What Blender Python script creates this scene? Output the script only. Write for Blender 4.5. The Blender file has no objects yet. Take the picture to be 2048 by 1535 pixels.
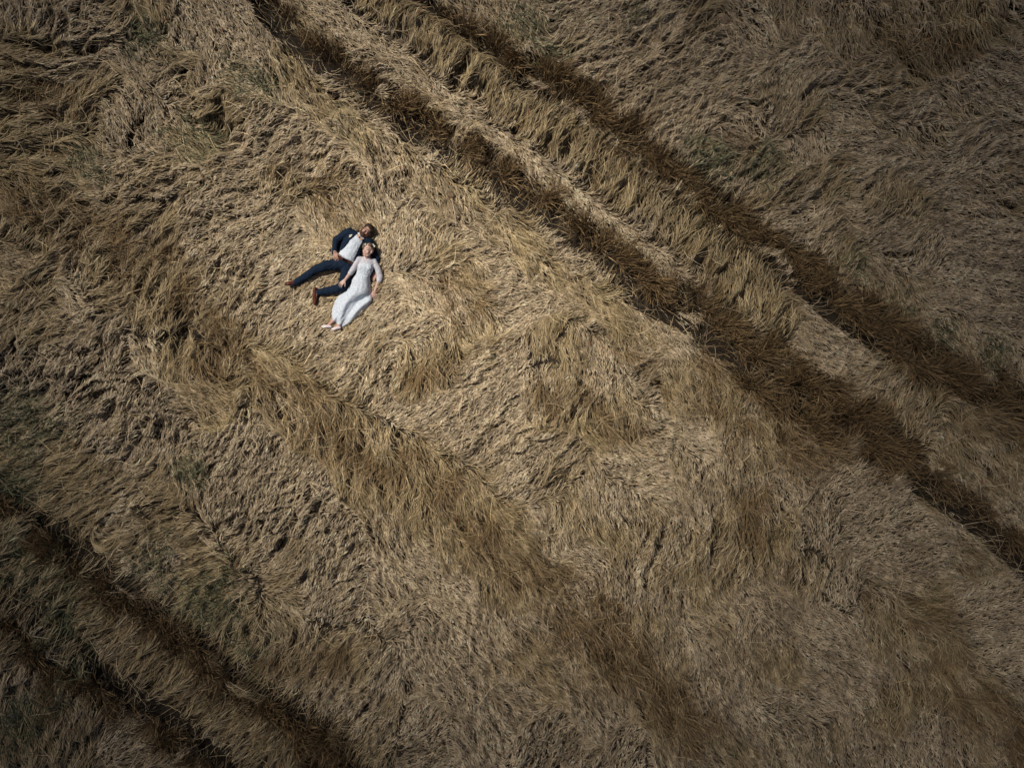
import bpy, bmesh, math, random
import numpy as np
from mathutils import Vector, Matrix

# ---------------------------------------------------------------- camera, sky, sun, exposure
scene = bpy.context.scene
C = scene.collection
CAM_H = 14.57                 # drone height above the soil, metres
K = 36.0 / 28.0               # sensor width / focal length
MAT_Z = 0.25                  # mean height of the lodged straw

cam_data = bpy.data.cameras.new("camera")
cam_data.lens = 28.0
cam_data.sensor_width = 36.0
cam_data.clip_end = 4000.0
cam = bpy.data.objects.new("camera", cam_data)
C.objects.link(cam)
cam.location = (0, 0, CAM_H)
cam.rotation_euler = (0, 0, 0)
scene.camera = cam

SUN_ELEV = math.radians(57)
SUN_AZ = math.atan2(0.55, -0.85)       # the sun stands towards the upper left of the picture
sun_dir = Vector((math.cos(SUN_ELEV) * math.cos(SUN_AZ), math.cos(SUN_ELEV) * math.sin(SUN_AZ), math.sin(SUN_ELEV)))
world = bpy.data.worlds.new("World")
scene.world = world
world.use_nodes = True
wn = world.node_tree
wn.nodes.clear()
sky = wn.nodes.new("ShaderNodeTexSky")
sky.sky_type = 'NISHITA'
sky.sun_disc = False
sky.sun_elevation = SUN_ELEV
sky.sun_rotation = math.pi / 2 - SUN_AZ
sky.air_density = 0.6
sky.dust_density = 3.0
sky.ozone_density = 0.3
bg = wn.nodes.new("ShaderNodeBackground")
bg.inputs["Strength"].default_value = 0.055
wo = wn.nodes.new("ShaderNodeOutputWorld")
wn.links.new(sky.outputs[0], bg.inputs[0])
wn.links.new(bg.outputs[0], wo.inputs[0])

sl = bpy.data.lights.new("sun", 'SUN')
sl.energy = 5.0
sl.angle = math.radians(0.5)
sl.color = (1.0, 0.95, 0.87)
sun = bpy.data.objects.new("sun", sl)
C.objects.link(sun)
sun.rotation_euler = sun_dir.to_track_quat('Z', 'Y').to_euler()

vs = scene.view_settings
vs.view_transform = 'Standard'
vs.look = 'None'
vs.exposure = -0.2
vs.gamma = 1.0
vs.use_curve_mapping = False
scene.cycles.max_bounces = 5
scene.cycles.diffuse_bounces = 3
scene.cycles.volume_bounces = 0


def W(px, py, z=MAT_Z):
    """metres of a point of the field measured on the photograph (2048 wide), at height z"""
    s = (CAM_H - z) * K / 2048.0
    return ((px - 1024.0) * s, (767.5 - py) * s)


def tag(o, label, cat, group=None, kind=None):
    if label: o["label"] = label
    if cat: o["category"] = cat
    if group: o["group"] = group
    if kind: o["kind"] = kind
    return o


def principled(name, col=None, rough=0.7, attr=None, spec=0.3, noise=None):
    m = bpy.data.materials.new(name)
    m.use_nodes = True
    nt = m.node_tree
    b = nt.nodes["Principled BSDF"]
    b.inputs["Roughness"].default_value = rough
    b.inputs["Specular IOR Level"].default_value = spec
    src = None
    if attr:
        a = nt.nodes.new("ShaderNodeAttribute")
        a.attribute_name = attr
        src = a.outputs["Color"]
        nt.links.new(src, b.inputs["Base Color"])
    elif noise:
        scale, c2 = noise
        tc = nt.nodes.new("ShaderNodeTexCoord")
        n = nt.nodes.new("ShaderNodeTexNoise")
        n.inputs["Scale"].default_value = scale
        n.inputs["Detail"].default_value = 5
        r = nt.nodes.new("ShaderNodeValToRGB")
        r.color_ramp.elements[0].position = 0.35
        r.color_ramp.elements[1].position = 0.65
        r.color_ramp.elements[0].color = (*col, 1)
        r.color_ramp.elements[1].color = (*c2, 1)
        nt.links.new(tc.outputs["Object"], n.inputs["Vector"])
        nt.links.new(n.outputs["Fac"], r.inputs["Fac"])
        nt.links.new(r.outputs["Color"], b.inputs["Base Color"])
        bp = nt.nodes.new("ShaderNodeBump")
        bp.inputs["Strength"].default_value = 0.25
        bp.inputs["Distance"].default_value = 0.003
        nt.links.new(n.outputs["Fac"], bp.inputs["Height"])
        nt.links.new(bp.outputs["Normal"], b.inputs["Normal"])
    else:
        b.inputs["Base Color"].default_value = (*col, 1)
    return m

# ---------------------------------------------------------------- field maps (metres, on a 2.5 cm grid)
rng = np.random.default_rng(7)
X0, X1, Y0, Y1, RES = -11.5, 11.5, -9.0, 9.0, 0.025
NX, NY = int((X1 - X0) / RES) + 1, int((Y1 - Y0) / RES) + 1
gx, gy = np.meshgrid(np.linspace(X0, X1, NX), np.linspace(Y0, Y1, NY))
MS = (CAM_H - MAT_Z) * K / 2048.0       # metres per photo pixel on the mat


def perlin(x, y, cell, seed):
    r = np.random.default_rng(seed)
    n = 256
    ang = r.random((n, n)) * 2 * np.pi
    ux, uy = x / cell + 1000.3, y / cell + 1000.7
    ix, iy = np.floor(ux).astype(int), np.floor(uy).astype(int)
    fx, fy = ux - ix, uy - iy
    sx, sy = fx * fx * (3 - 2 * fx), fy * fy * (3 - 2 * fy)

    def g(a, b):
        t = ang[(iy + b) % n, (ix + a) % n]
        return np.cos(t) * (fx - a) + np.sin(t) * (fy - b)
    v0 = g(0, 0) * (1 - sx) + g(1, 0) * sx
    v1 = g(0, 1) * (1 - sx) + g(1, 1) * sx
    return (v0 * (1 - sy) + v1 * sy) * 1.5


def fbm(x, y, cell, seed, octs=3):
    v, a = 0, 1.0
    for o in range(octs):
        v = v + a * perlin(x, y, cell / 2 ** o, seed + 31 * o)
        a *= 0.5
    return v


def samp(f, x, y):
    """bilinear lookup of a grid map"""
    u = np.clip((x - X0) / RES, 0, NX - 1.001)
    v = np.clip((y - Y0) / RES, 0, NY - 1.001)
    i, j = u.astype(int), v.astype(int)
    a, b = u - i, v - j
    return (f[j, i] * (1 - a) + f[j, i + 1] * a) * (1 - b) + (f[j + 1, i] * (1 - a) + f[j + 1, i + 1] * a) * b


def sstep(a, b, x):
    t = np.clip((x - a) / (b - a), 0, 1)
    return t * t * (3 - 2 * t)


# lay of the crop: x, y (photo pixels), direction of the ears (degrees), bare golden stems 0..1, relief 0..1
LAY = """
40,40,100,.3,.5 120,60,60,.4,.9 60,100,15,.7,1 60,200,15,.8,1 150,140,10,.3,.7 220,60,20,.4,.7 290,30,110,.7,.6
380,60,-60,.05,.3 470,70,-60,.05,.3 200,170,40,.4,.6 250,230,-70,.15,.4 280,130,-50,.2,.4 330,150,60,.5,.7
40,300,20,.8,.8 120,260,10,.6,.8 160,230,60,.8,.7 230,260,-60,.05,.4 300,230,-75,.1,.4 400,150,-80,.2,.4
450,110,-75,.1,.4 480,150,-30,.5,.3 560,170,-70,.4,.4 400,210,25,.4,.6 370,140,20,.6,.6 430,230,80,.6,1 480,230,40,.4,.7
340,250,-45,.5,.4 390,290,-40,.5,.3 170,320,-45,.4,.3 100,370,40,.6,.8 60,400,-60,.8,.7 50,470,50,.8,.6 130,420,50,.7,.8
250,400,20,.35,.8 200,350,5,.3,.6 330,350,15,.5,.8 430,330,20,.4,.8 500,330,30,.2,.6 450,400,30,.2,.7 560,260,30,.15,.6
620,240,35,.1,.6 680,270,15,.1,.5 750,300,-30,.1,.4 700,350,35,.4,.8 600,330,35,.3,.8 650,360,40,.4,.8 560,380,60,.6,.8
640,410,-75,.6,.6 740,380,-75,.5,.5 500,430,35,.2,.5 560,470,35,.1,.3 400,450,40,.3,.7 300,480,45,.6,.7 200,480,35,.6,.7
230,430,45,.6,.8 40,520,-30,.5,.4 130,590,-40,.15,.3 80,570,50,.6,.6 200,540,60,.8,.6 280,560,70,.9,.6 330,570,70,.8,.6
380,520,45,.3,.5 60,650,50,.5,.7 150,640,30,.4,.6 200,660,60,.3,.7 220,610,20,.6,.6 50,740,60,.15,.9 140,740,55,.15,.9
200,780,55,.1,.8 230,700,60,.2,.8 130,840,50,.3,.7 50,850,30,.4,.5 290,700,-70,.3,.4 300,640,80,.7,.5 350,600,80,.8,.8
420,620,60,.5,.9 460,580,55,.4,.9 510,550,45,.2,.8 450,680,85,.6,.8 400,720,-100,.6,.5 350,710,-100,.6,.5 470,720,80,.6,.8
520,630,55,.2,.6 560,640,45,.05,.3 590,600,40,.5,.6 560,560,35,.2,.5 620,560,40,.4,.5 380,790,-10,.8,.5 430,830,-40,.8,.5
300,790,60,.1,.8 330,850,70,.1,.8 280,880,65,.1,.7 200,900,50,.2,.6 500,720,-30,.9,.5 550,740,-40,1,.5 590,810,-70,1,.6
640,850,-100,.9,.6 530,790,-90,.6,.6 480,830,75,.4,.8 440,880,60,.2,.7 620,700,45,.4,.7 680,740,40,.4,.6 700,680,35,.2,.4
560,930,75,.05,.5 500,900,80,.1,.5 450,960,75,.05,.5 600,980,60,.1,.7 620,1040,60,.1,.8 530,1050,55,.2,.9 480,1090,50,.4,.9
100,930,25,.8,.5 60,980,30,.8,.5 180,960,30,.7,.5 300,950,30,.6,.5 330,1000,25,.6,.4 250,1040,200,.4,.6 230,1000,30,.6,.5
380,960,110,.4,.3 340,1060,205,.5,.6 300,1130,215,.5,.7 420,1120,200,.5,.5 400,1190,210,.6,.6 480,1180,200,.6,.5
480,1240,235,.6,.6 560,1160,20,.6,.4 560,1220,-50,.4,.4 640,1150,55,.15,.7 700,1100,60,.1,.8 680,1200,60,.1,.5
770,1180,-40,.1,.4 620,1300,240,.6,.6 540,1310,230,.6,.6 700,1290,-130,.5,.5 760,1320,-110,.3,.5 660,1360,230,.5,.6
850,1290,-60,.1,.4 800,1240,60,.1,.6 900,1370,-60,.15,.4 760,1430,-120,.5,.5 850,1450,50,.1,.5 950,1450,-50,.1,.4
120,1130,60,.6,.7 60,1130,50,.5,.6 220,1250,60,.4,.6 280,1300,70,.4,.5 100,1400,80,.5,.6 60,1480,100,.6,.5 300,1500,20,.4,.5
450,1450,60,.5,.5 820,480,80,.1,.3 900,450,60,.3,.6 870,530,40,.6,.7 930,500,20,.5,.5 950,560,-60,.5,.6 880,570,-70,.5,.6
830,600,-60,.4,.5 780,620,30,.3,.4 850,650,20,.3,.5 900,660,-75,.6,.6 960,640,-70,.6,.6 1000,590,20,.1,.3 1050,520,15,.05,.3
1000,420,60,.3,.4 920,380,60,.5,.5 1080,600,15,.1,.4 1120,600,20,.1,.4 1100,670,90,.7,.5 1180,620,60,.3,.4 1160,690,-80,.4,.6
1250,680,-60,.4,.5 1200,740,-70,.4,.5 1000,720,40,.2,.4 750,760,55,.4,.7 830,760,-110,.7,.7 870,720,-100,.6,.7 800,820,40,0,.4
850,800,45,0,.3 950,790,50,.05,.6 920,850,45,.1,.5 1000,830,50,.05,.5 980,870,45,.2,.7 1040,900,50,.3,.8 1020,940,40,0,.4
1080,780,-100,.4,.5 1150,800,-120,.6,.8 1130,830,-110,.8,.8 1200,850,-60,.8,1 1260,850,-70,.5,.8 1100,900,50,.4,.7
1130,940,60,.4,.8 1180,960,-80,.5,.5 1250,920,-20,0,.3 1300,950,-10,0,.3 1320,880,-10,.1,.3 1250,1000,-80,.3,.4
750,880,-90,.9,.8 800,930,-80,1,.8 720,920,-95,.7,.6 870,960,-75,1,.7 800,1010,-100,.6,.7 780,1050,-80,.5,.5 900,1020,-60,1,.7
960,1000,-60,1,.7 900,1100,-80,.6,.7 1010,1090,-50,.7,.7 850,1130,-35,.05,.3 900,1180,-30,0,.3 970,1150,-70,.7,.6
1050,1180,-60,.6,.6 1000,1250,-50,.3,.4 1130,1060,-90,.4,.4 1160,1110,-20,.1,.3 1230,1060,-60,.5,.8 1290,1090,-100,.4,.8
1330,1130,-110,.5,.7 1230,1180,-90,.3,.5 1290,1200,-95,.4,.6 1380,1180,-85,.4,.6 1050,60,-50,.3,.4 1150,60,35,.2,.5
1250,120,35,.2,.6 1350,120,35,.2,.6 1400,60,40,.4,.7 1200,200,40,.2,.5 1320,200,35,.2,.6 1450,150,20,.1,.6 1500,40,-50,.2,.4
1560,30,-80,.3,.5 1600,120,30,.2,.5 1680,60,-80,.5,.6 1780,60,-60,.5,.7 1830,120,-60,.6,.9 1750,170,10,.3,.6 1850,220,20,.2,.4
1930,60,-60,.6,.9 1980,150,-20,.2,.4 1560,190,70,.5,.6 1580,240,60,.5,.5 1620,300,-90,.2,.3 1680,250,-5,.05,.2
1720,300,-5,.05,.2 1400,250,45,.2,.5 1290,290,50,.3,.5 1450,280,-30,.2,.8 1500,260,-60,.1,.8 1420,330,50,.4,.7
1500,330,50,.4,.8 1560,380,50,.5,.8 1640,350,50,.5,.7 1850,270,-60,.4,.6 1900,200,-45,.3,.5 1950,300,30,.1,.4 1850,350,0,0,.3
1750,400,60,.6,.6 1800,400,70,.5,.6 1700,420,-20,.2,.5 1600,440,10,.2,.6 1550,470,15,.2,.6 1650,460,40,.2,.5 1780,480,20,.1,.4
1900,420,-10,0,.3 1980,380,-30,.2,.8 1850,500,60,.05,.3 1950,500,-5,0,.2 1900,600,-5,0,.2 2000,620,-10,0,.2 1750,550,-50,.3,.4
1600,520,60,.2,.5 1680,540,50,.4,.5 1800,580,-60,.4,.3 1900,660,-60,.4,.3 2000,740,-60,.4,.3 1480,560,75,.7,.4
1580,640,-30,.1,.3 1900,860,-60,.6,.5 1970,920,-50,.5,.5 1850,820,60,.5,.5 1350,640,-40,0,.3 1350,770,-60,.6,.6
1400,740,-60,.6,.6 1450,850,-85,.5,.5 1300,760,45,.3,.5 1400,880,-20,.05,.3 1370,920,-80,.4,.5 1480,920,-75,.5,.7
1540,980,-80,.4,.6 1420,960,-85,.4,.6 1500,1060,-80,.5,.9 1550,1100,-90,.5,.8 1450,1130,-110,.5,.7 1600,1140,-100,.4,.6
1700,1080,20,.1,.3 1750,1020,35,.1,.3 1820,1100,25,.05,.3 1680,1150,85,.2,.3 1640,1060,80,.2,.4 1780,1160,-20,.4,.5
1850,1220,-15,.7,.8 1760,1210,-85,.5,.6 1900,1000,-50,.4,.4 1950,1100,-50,.4,.4 1950,1200,30,0,.3 2000,1280,20,0,.3
1560,1210,-30,.05,.3 1650,1280,-25,0,.3 1720,1350,-30,0,.3 1780,1280,-90,.5,.6 1850,1330,-60,.7,.8 1800,1390,-80,.6,.6
1480,1270,-80,.4,.5 1560,1340,-80,.5,.5 1430,1230,-40,.4,.5 1450,1360,-60,.3,.5 1400,1310,-70,.4,.5 1560,1400,-20,.05,.7
1620,1400,-20,.1,.5 1700,1480,-90,.3,.4 1850,1450,-85,.1,.4 1950,1400,-60,.5,.9 2000,1480,-60,.5,.8 1500,1480,-50,.4,.5
1400,1450,-60,.4,.5 1640,1500,-80,.3,.5 1250,1320,-60,.7,.6 1300,1400,-60,.7,.6 1150,1300,-60,.6,.6 1080,1330,-50,.6,.5
1200,1420,-60,.3,.5 1100,1480,60,.05,.7 1250,1500,60,.1,.6 1000,1400,-55,.3,.5 1350,1500,-70,.5,.5
"""
LAY = np.array([[float(v) for v in t.split(',')] for t in LAY.split()])
BAND_A = [(480, -60, 28), (540, 20, 30), (650, 110, 36), (750, 190, 38), (850, 245, 42), (950, 305, 44), (1030, 370, 44), (1100, 420, 48),
          (1200, 490, 55), (1280, 555, 60), (1380, 630, 62), (1500, 710, 80), (1600, 790, 95), (1740, 870, 80), (1850, 950, 45), (1960, 1040, 38), (2120, 1160, 38)]
BAND_B = [(760, -60, 34), (850, 10, 34), (930, 60, 36), (1024, 115, 40), (1100, 165, 40), (1175, 215, 40), (1250, 275, 44), (1325, 330, 46), (1400, 395, 48),
          (1475, 450, 52), (1525, 495, 52), (1600, 545, 56), (1675, 600, 62), (1775, 665, 72), (1875, 725, 72), (1975, 775, 66), (2120, 850, 60)]
BAND_C = [(-60, 970, 30), (0, 1015, 32), (75, 1085, 34), (165, 1155, 36), (250, 1220, 40), (325, 1265, 40), (425, 1345, 42), (500, 1400, 42), (575, 1455, 44), (650, 1515, 44), (760, 1600, 44)]
BAND_D = [(-60, 1215, 28), (0, 1265, 28), (75, 1325, 28), (175, 1385, 30), (250, 1430, 30), (350, 1490, 32), (460, 1570, 32)]
BLOBS = [(1180, 1240, 75), (1110, 1190, 50), (1060, 1120, 40), (1340, 1400, 60), (1240, 1330, 45), (640, 850, 26), (980, 1040, 30), (870, 930, 34), (1620, 860, 90),
         (1860, 85, 40), (2010, 1440, 45), (130, 480, 30), (250, 580, 45), (60, 190, 40), (1480, 300, 25), (1560, 1110, 26), (100, 420, 30), (320, 530, 45)]
TR_A = [(500, -20, 10), (545, 50, 12), (600, 105, 12), (710, 180, 12), (810, 262, 13), (915, 325, 14), (960, 352, 10), (1075, 425, 13), (1125, 462, 14), (1225, 540, 15), (1262, 585, 14),
        (1320, 618, 14), (1400, 668, 12), (1520, 756, 12), (1600, 830, 14)]
TR_B = [(810, -10, 9), (890, 47, 11), (975, 117, 12), (1034, 170, 12), (1100, 215, 12), (1165, 262, 13), (1235, 322, 14), (1305, 374, 17), (1365, 418, 14), (1410, 452, 14),
        (1465, 508, 15), (1505, 516, 15), (1565, 562, 13), (1625, 600, 14), (1750, 695, 12), (1850, 775, 12)]
TR_C = [(-40, 960, 16), (10, 992, 17), (40, 1012, 17), (100, 1052, 18), (170, 1107, 20), (220, 1132, 20), (280, 1182, 20), (340, 1227, 22), (380, 1252, 20), (440, 1297, 20),
        (480, 1332, 20), (550, 1377, 20), (600, 1412, 20), (680, 1480, 18), (760, 1560, 18)]
TR_D = [(-40, 1170, 18), (0, 1195, 20), (50, 1215, 20), (100, 1245, 20), (160, 1300, 20), (210, 1357, 18), (300, 1407, 18), (350, 1442, 18), (400, 1482, 16), (470, 1550, 16)]
TR_E = [(1790, 925, 8), (1850, 980, 12), (1900, 1014, 14), (1950, 1054, 14), (2000, 1094, 14), (2090, 1165, 14)]
CRACKS = [[(1714, 185, 5), (1745, 198, 8), (1774, 205, 4)], [(1814, 160, 5), (1860, 140, 7), (1882, 112, 9), (1894, 90, 6)], [(1990, 400, 5), (2025, 425, 7), (2050, 460, 7)],
          [(1764, 508, 4), (1800, 512, 8), (1830, 508, 5)], [(675, 962, 5), (700, 1000, 5), (735, 1040, 5), (752, 1080, 4)], [(844, 1192, 5), (858, 1222, 6), (880, 1234, 9)],
          [(700, 1440, 6), (722, 1430, 9), (735, 1405, 5)], [(1244, 1040, 4), (1290, 1050, 7), (1324, 1072, 5)], [(1150, 880, 7), (1225, 872, 12), (1300, 870, 12), (1330, 856, 6)],
          [(345, 150, 8), (360, 145, 10), (385, 140, 7)], [(427, 250, 7), (440, 232, 15), (447, 215, 10)], [(255, 290, 6), (270, 255, 10), (290, 225, 7)], [(60, 95, 13), (30, 85, 10)],
          [(20, 210, 14), (80, 195, 14), (110, 205, 8)], [(580, 165, 12), (572, 150, 8)], [(275, 795, 9), (285, 765, 9)], [(380, 835, 9), (425, 825, 10)], [(250, 735, 7), (258, 700, 8), (250, 680, 6)],
          [(497, 845, 6), (493, 820, 9)], [(547, 905, 7), (545, 885, 7)], [(425, 785, 8), (440, 775, 4)], [(1555, 1080, 6), (1585, 1070, 6)], [(1850, 1225, 4), (1880, 1220, 6)],
          [(1740, 1225, 5), (1700, 1210, 4)], [(1860, 1345, 12), (1870, 1340, 8)], [(2035, 1440, 14), (2040, 1400, 10)], [(1975, 60, 10), (1995, 70, 12)], [(380, 300, 8), (430, 290, 10)],
          [(1470, 250, 4), (1510, 245, 6)], [(1600, 205, 6), (1612, 190, 8)], [(255, 310, 8), (265, 290, 8)], [(50, 110, 10), (75, 105, 10)], [(145, 110, 8), (170, 112, 8)]]
GOLD_1 = [(720, -10, 34), (800, 40, 36), (900, 115, 38), (1000, 205, 38), (1100, 268, 40), (1200, 345, 42), (1280, 400, 44), (1340, 450, 44), (1400, 505, 44), (1450, 565, 40), (1560, 640, 34)]
GOLD_2 = [(560, 130, 30), (620, 190, 34), (690, 255, 34), (780, 310, 34), (860, 370, 36), (940, 430, 38), (1020, 470, 38), (1100, 540, 36), (1180, 600, 34), (1270, 670, 30)]
PALE_S = [(640, 0, 24), (720, 60, 28), (830, 130, 28), (950, 220, 28), (1010, 270, 28), (1080, 345, 26), (1160, 400, 28), (1250, 470, 28), (1320, 540, 28), (1370, 600, 26), (1440, 640, 22)]
WEEDS = [(60, 1130, 60), (135, 1190, 50), (110, 1260, 40), (40, 1450, 60), (110, 1410, 40), (1050, 50, 40), (1090, 110, 25), (390, 290, 32), (345, 255, 22), (170, 320, 38), (200, 350, 25),
         (480, 150, 30), (520, 185, 28), (1420, 320, 40), (1520, 330, 40), (390, 940, 30), (30, 850, 60), (130, 860, 30), (430, 1200, 60), (330, 1120, 40), (1700, 530, 30), (1800, 600, 24),
         (1890, 670, 26), (1970, 720, 28), (2040, 790, 30), (300, 80, 30), (700, 250, 20), (1250, 30, 20), (150, 1330, 40), (500, 1300, 40), (40, 970, 50)]


def seg_field(poly, x, y, wob=0.0):
    """signed distance to a polyline minus its local half width, in metres (negative = inside)"""
    x, y = x + 0.0, y + 0.0
    best = np.full(x.shape, 1e9)
    for (ax, ay, aw), (bx, by, bw) in zip(poly[:-1], poly[1:]):
        (ax, ay), (bx, by) = W(ax, ay), W(bx, by)
        dx, dy = bx - ax, by - ay
        t = np.clip(((x - ax) * dx + (y - ay) * dy) / (dx * dx + dy * dy), 0, 1)
        d = np.hypot(x - ax - t * dx, y - ay - t * dy) - (aw + (bw - aw) * t) * MS
        best = np.minimum(best, d)
    return best + wob


def slim(poly, k, cap=1e9):
    return [(x, y, min(w * k, cap)) for x, y, w in poly]


BAND_A, BAND_B, BAND_C, BAND_D = slim(BAND_A, .64, 58), slim(BAND_B, .62, 40), slim(BAND_C, .8), slim(BAND_D, .85)
CRACKS = [slim(c, .6) for c in CRACKS]
TUFTS = [[(380, 740, 30), (480, 740, 32), (560, 780, 42), (640, 850, 48), (740, 890, 48), (830, 940, 58), (920, 1010, 58), (1000, 1090, 50), (1090, 1150, 48), (1180, 1240, 60), (1270, 1330, 60), (1360, 1410, 50), (1450, 1500, 45)],
         [(-30, 380, 45), (90, 430, 50), (200, 500, 45), (300, 580, 45), (380, 640, 35), (450, 700, 26)], [(-30, 180, 30), (70, 200, 32), (150, 220, 22)], [(1090, 770, 26), (1150, 810, 45), (1230, 850, 40), (1290, 860, 20)],
         [(560, 360, 20), (640, 400, 30), (720, 420, 28)], [(840, 530, 25), (900, 560, 34), (950, 600, 28)], [(1400, 740, 40), (1500, 800, 55), (1620, 860, 60), (1720, 900, 55), (1800, 960, 40)],
         [(1480, 900, 35), (1520, 1010, 42), (1560, 1110, 36)], [(1640, 560, 24), (1780, 660, 40), (1900, 760, 45), (2060, 860, 50)], [(1740, 1190, 22), (1850, 1230, 32), (1880, 1330, 34), (1800, 1380, 26)],
         [(1930, 1380, 40), (2060, 1500, 50)], [(1780, 60, 26), (1860, 100, 34), (1990, 60, 26)], [(300, 1260, 20), (400, 1320, 24), (560, 1330, 20), (700, 1300, 20)], [(120, 1380, 30), (60, 1490, 40)],
         [(820, 730, 18), (900, 740, 24), (950, 700, 20)], [(1230, 690, 18), (1310, 760, 26), (1380, 800, 30)]]


# warped coordinates: organic borders for everything painted from the lists above
wx = gx + 0.16 * fbm(gx, gy, 0.9, 11) + 0.05 * perlin(gx, gy, 0.25, 12)
wy = gy + 0.16 * fbm(gx, gy, 0.9, 13) + 0.05 * perlin(gx, gy, 0.25, 14)
num = np.zeros((4,) + gx.shape)
den = np.zeros(gx.shape)
for px, py, a, g, r in LAY:
    cx, cy = W(px, py)
    w = 1.0 / ((wx - cx) ** 2 + (wy - cy) ** 2 + 0.01) ** 2.6
    a = math.radians(a)
    for k, v in enumerate((math.cos(a), math.sin(a), g, r)):
        num[k] += w * v
    den += w
num /= den
ANG = np.arctan2(num[1], num[0])
GOLD = num[2]
RELIEF = num[3]
GOLD = np.minimum(GOLD, 0.78)
RELIEF = RELIEF * (1 - 0.42 * np.exp(-(((gx - W(840, 0)[0]) / 3.6) ** 2 + ((gy - W(0, 620)[1]) / 3.0) ** 2)))
wob = 0.10 * fbm(gx, gy, 0.7, 21, 4)
d_g1, d_g2, d_ps = (seg_field(p, gx, gy, wob) for p in (GOLD_1, GOLD_2, PALE_S))


def override(mask, deg, gold, relief):
    global ANG, GOLD, RELIEF
    a = math.radians(deg)
    c = np.cos(ANG) * (1 - mask) + math.cos(a) * mask
    s = np.sin(ANG) * (1 - mask) + math.sin(a) * mask
    ANG = np.arctan2(s, c)
    GOLD = GOLD * (1 - mask) + gold * mask
    RELIEF = RELIEF * (1 - mask) + relief * mask


override(0.95 * sstep(0.16, -0.12, d_ps + 0.06 * perlin(gx, gy, .3, 22)), -42, 0.0, 0.35)
override(0.85 * sstep(0.20, -0.16, d_g2 + 0.16 * fbm(gx, gy, .5, 23)), -62, 0.7, 0.9)
override(0.92 * sstep(0.16, -0.12, d_g1 + 0.10 * fbm(gx, gy, .4, 24)), 70, 0.85, 0.8)
d_bl = seg_field([(-40, 1110, 60), (120, 1220, 62), (280, 1330, 60), (450, 1450, 55), (560, 1540, 50)], gx, gy, wob)
override(0.8 * sstep(0.1, -0.2, d_bl), 40, 0.85, 0.9)
# swirls and eddies
ANG = ANG + math.radians(19) * fbm(gx, gy, 1.3, 41, 2) + math.radians(10) * fbm(gx, gy, 0.45, 42, 2)
NPX, NPY = W(730, 520)
GOLD = GOLD * (1 - 0.45 * np.exp(-((gx - NPX) / 2.6) ** 2 - ((gy - NPY) / 2.4) ** 2))
GOLD = sstep(0.17, 0.85, GOLD + 0.30 * fbm(gx, gy, 0.8, 43) + 0.18 * perlin(gx, gy, 0.25, 44))
SX, SY = np.cos(ANG), np.sin(ANG)


def lic(src, length, step=RES):
    acc, n = src.copy(), 1
    for sgn in (1, -1):
        x, y = gx.copy(), gy.copy()
        for _ in range(int(length / step / 2)):
            vx, vy = samp(SX, x, y), samp(SY, x, y)
            x = x + sgn * vx * step
            y = y + sgn * vy * step
            acc += samp(src, x, y)
            n += 1
    acc /= n
    return (acc - acc.mean()) / acc.std()


LOCK = lic(perlin(gx, gy, 0.16, 51), 0.7)            # thick locks of stems lying side by side
LOCK2 = lic(rng.standard_normal(gx.shape), 0.35)      # single bundles
terr = fbm(gx, gy, 1.1, 61, 3) * 2.6 + 0.10 * LOCK    # overlapping layers, one lying on the next
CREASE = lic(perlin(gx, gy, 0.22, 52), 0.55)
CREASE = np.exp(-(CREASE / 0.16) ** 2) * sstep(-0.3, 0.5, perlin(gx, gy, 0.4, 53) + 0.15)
saw = terr - np.floor(terr)
SAW = np.where(saw > 0.12, (saw - 0.12) / 0.88, 1 - saw / 0.12)

d_bands = np.minimum.reduce([seg_field(p, gx, gy, wob) for p in (BAND_A, BAND_B, BAND_C, BAND_D)])
d_tr = np.minimum.reduce([seg_field(p, gx, gy, wob * 0.7) for p in (TR_A, TR_B, TR_C, TR_D, TR_E)])
d_cr = np.minimum.reduce([seg_field(p, wx * .3 + gx * .7, wy * .3 + gy * .7) for p in CRACKS])


def blob_field(lst):
    d = np.full(gx.shape, 1e9)
    for px, py, r in lst:
        cx, cy = W(px, py)
        d = np.minimum(d, np.hypot(wx - cx, wy - cy) - r * MS)
    return d


d_blob = blob_field(BLOBS)
d_weed = blob_field(WEEDS)
edge_n = 0.13 * fbm(gx, gy, 0.45, 74, 3)
BAND = sstep(0.09, -0.09, d_bands + edge_n) * sstep(-0.75, -0.25, fbm(gx, gy, 0.6, 78, 2))
TUFT = np.maximum.reduce([sstep(0.12, -0.20, seg_field(p, wx, wy)) for p in TUFTS])
TUFT = TUFT * sstep(-0.15, 0.3, fbm(gx, gy, 0.6, 76, 2) - 0.05)
BLOB = sstep(0.25, -0.2, d_blob + 0.15 * fbm(gx, gy, 0.5, 71))
gap = perlin(gx, gy, 0.7, 72)
TRENCH = np.maximum(sstep(0.05, -0.04, d_tr - 0.02 - 0.07 * gap + 0.05 * perlin(gx, gy, 0.2, 75)) * sstep(-0.85, -0.35, gap), 0.75 * sstep(0.03, -0.03, d_cr))
WEED = sstep(0.2, -0.25, d_weed + 0.25 * fbm(gx, gy, 0.4, 73))

H = 0.27 + 0.05 * fbm(gx, gy, 1.6, 81) + RELIEF * (0.055 * LOCK * (0.55 + 0.45 * GOLD) + 0.30 * (SAW - 0.5)) - 0.085 * CREASE * (0.3 + RELIEF) + 0.012 * LOCK2 + 0.05 * GOLD * RELIEF
pits = sstep(0.9, 1.5, lic(perlin(gx, gy, 0.3, 83), 0.5)) * RELIEF
H = H - 0.18 * TUFT * sstep(0.1, -0.5, perlin(gx, gy, 0.3, 84)) - 0.04 * TUFT
H = H - 0.20 * pits * (0.4 + GOLD)
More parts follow.
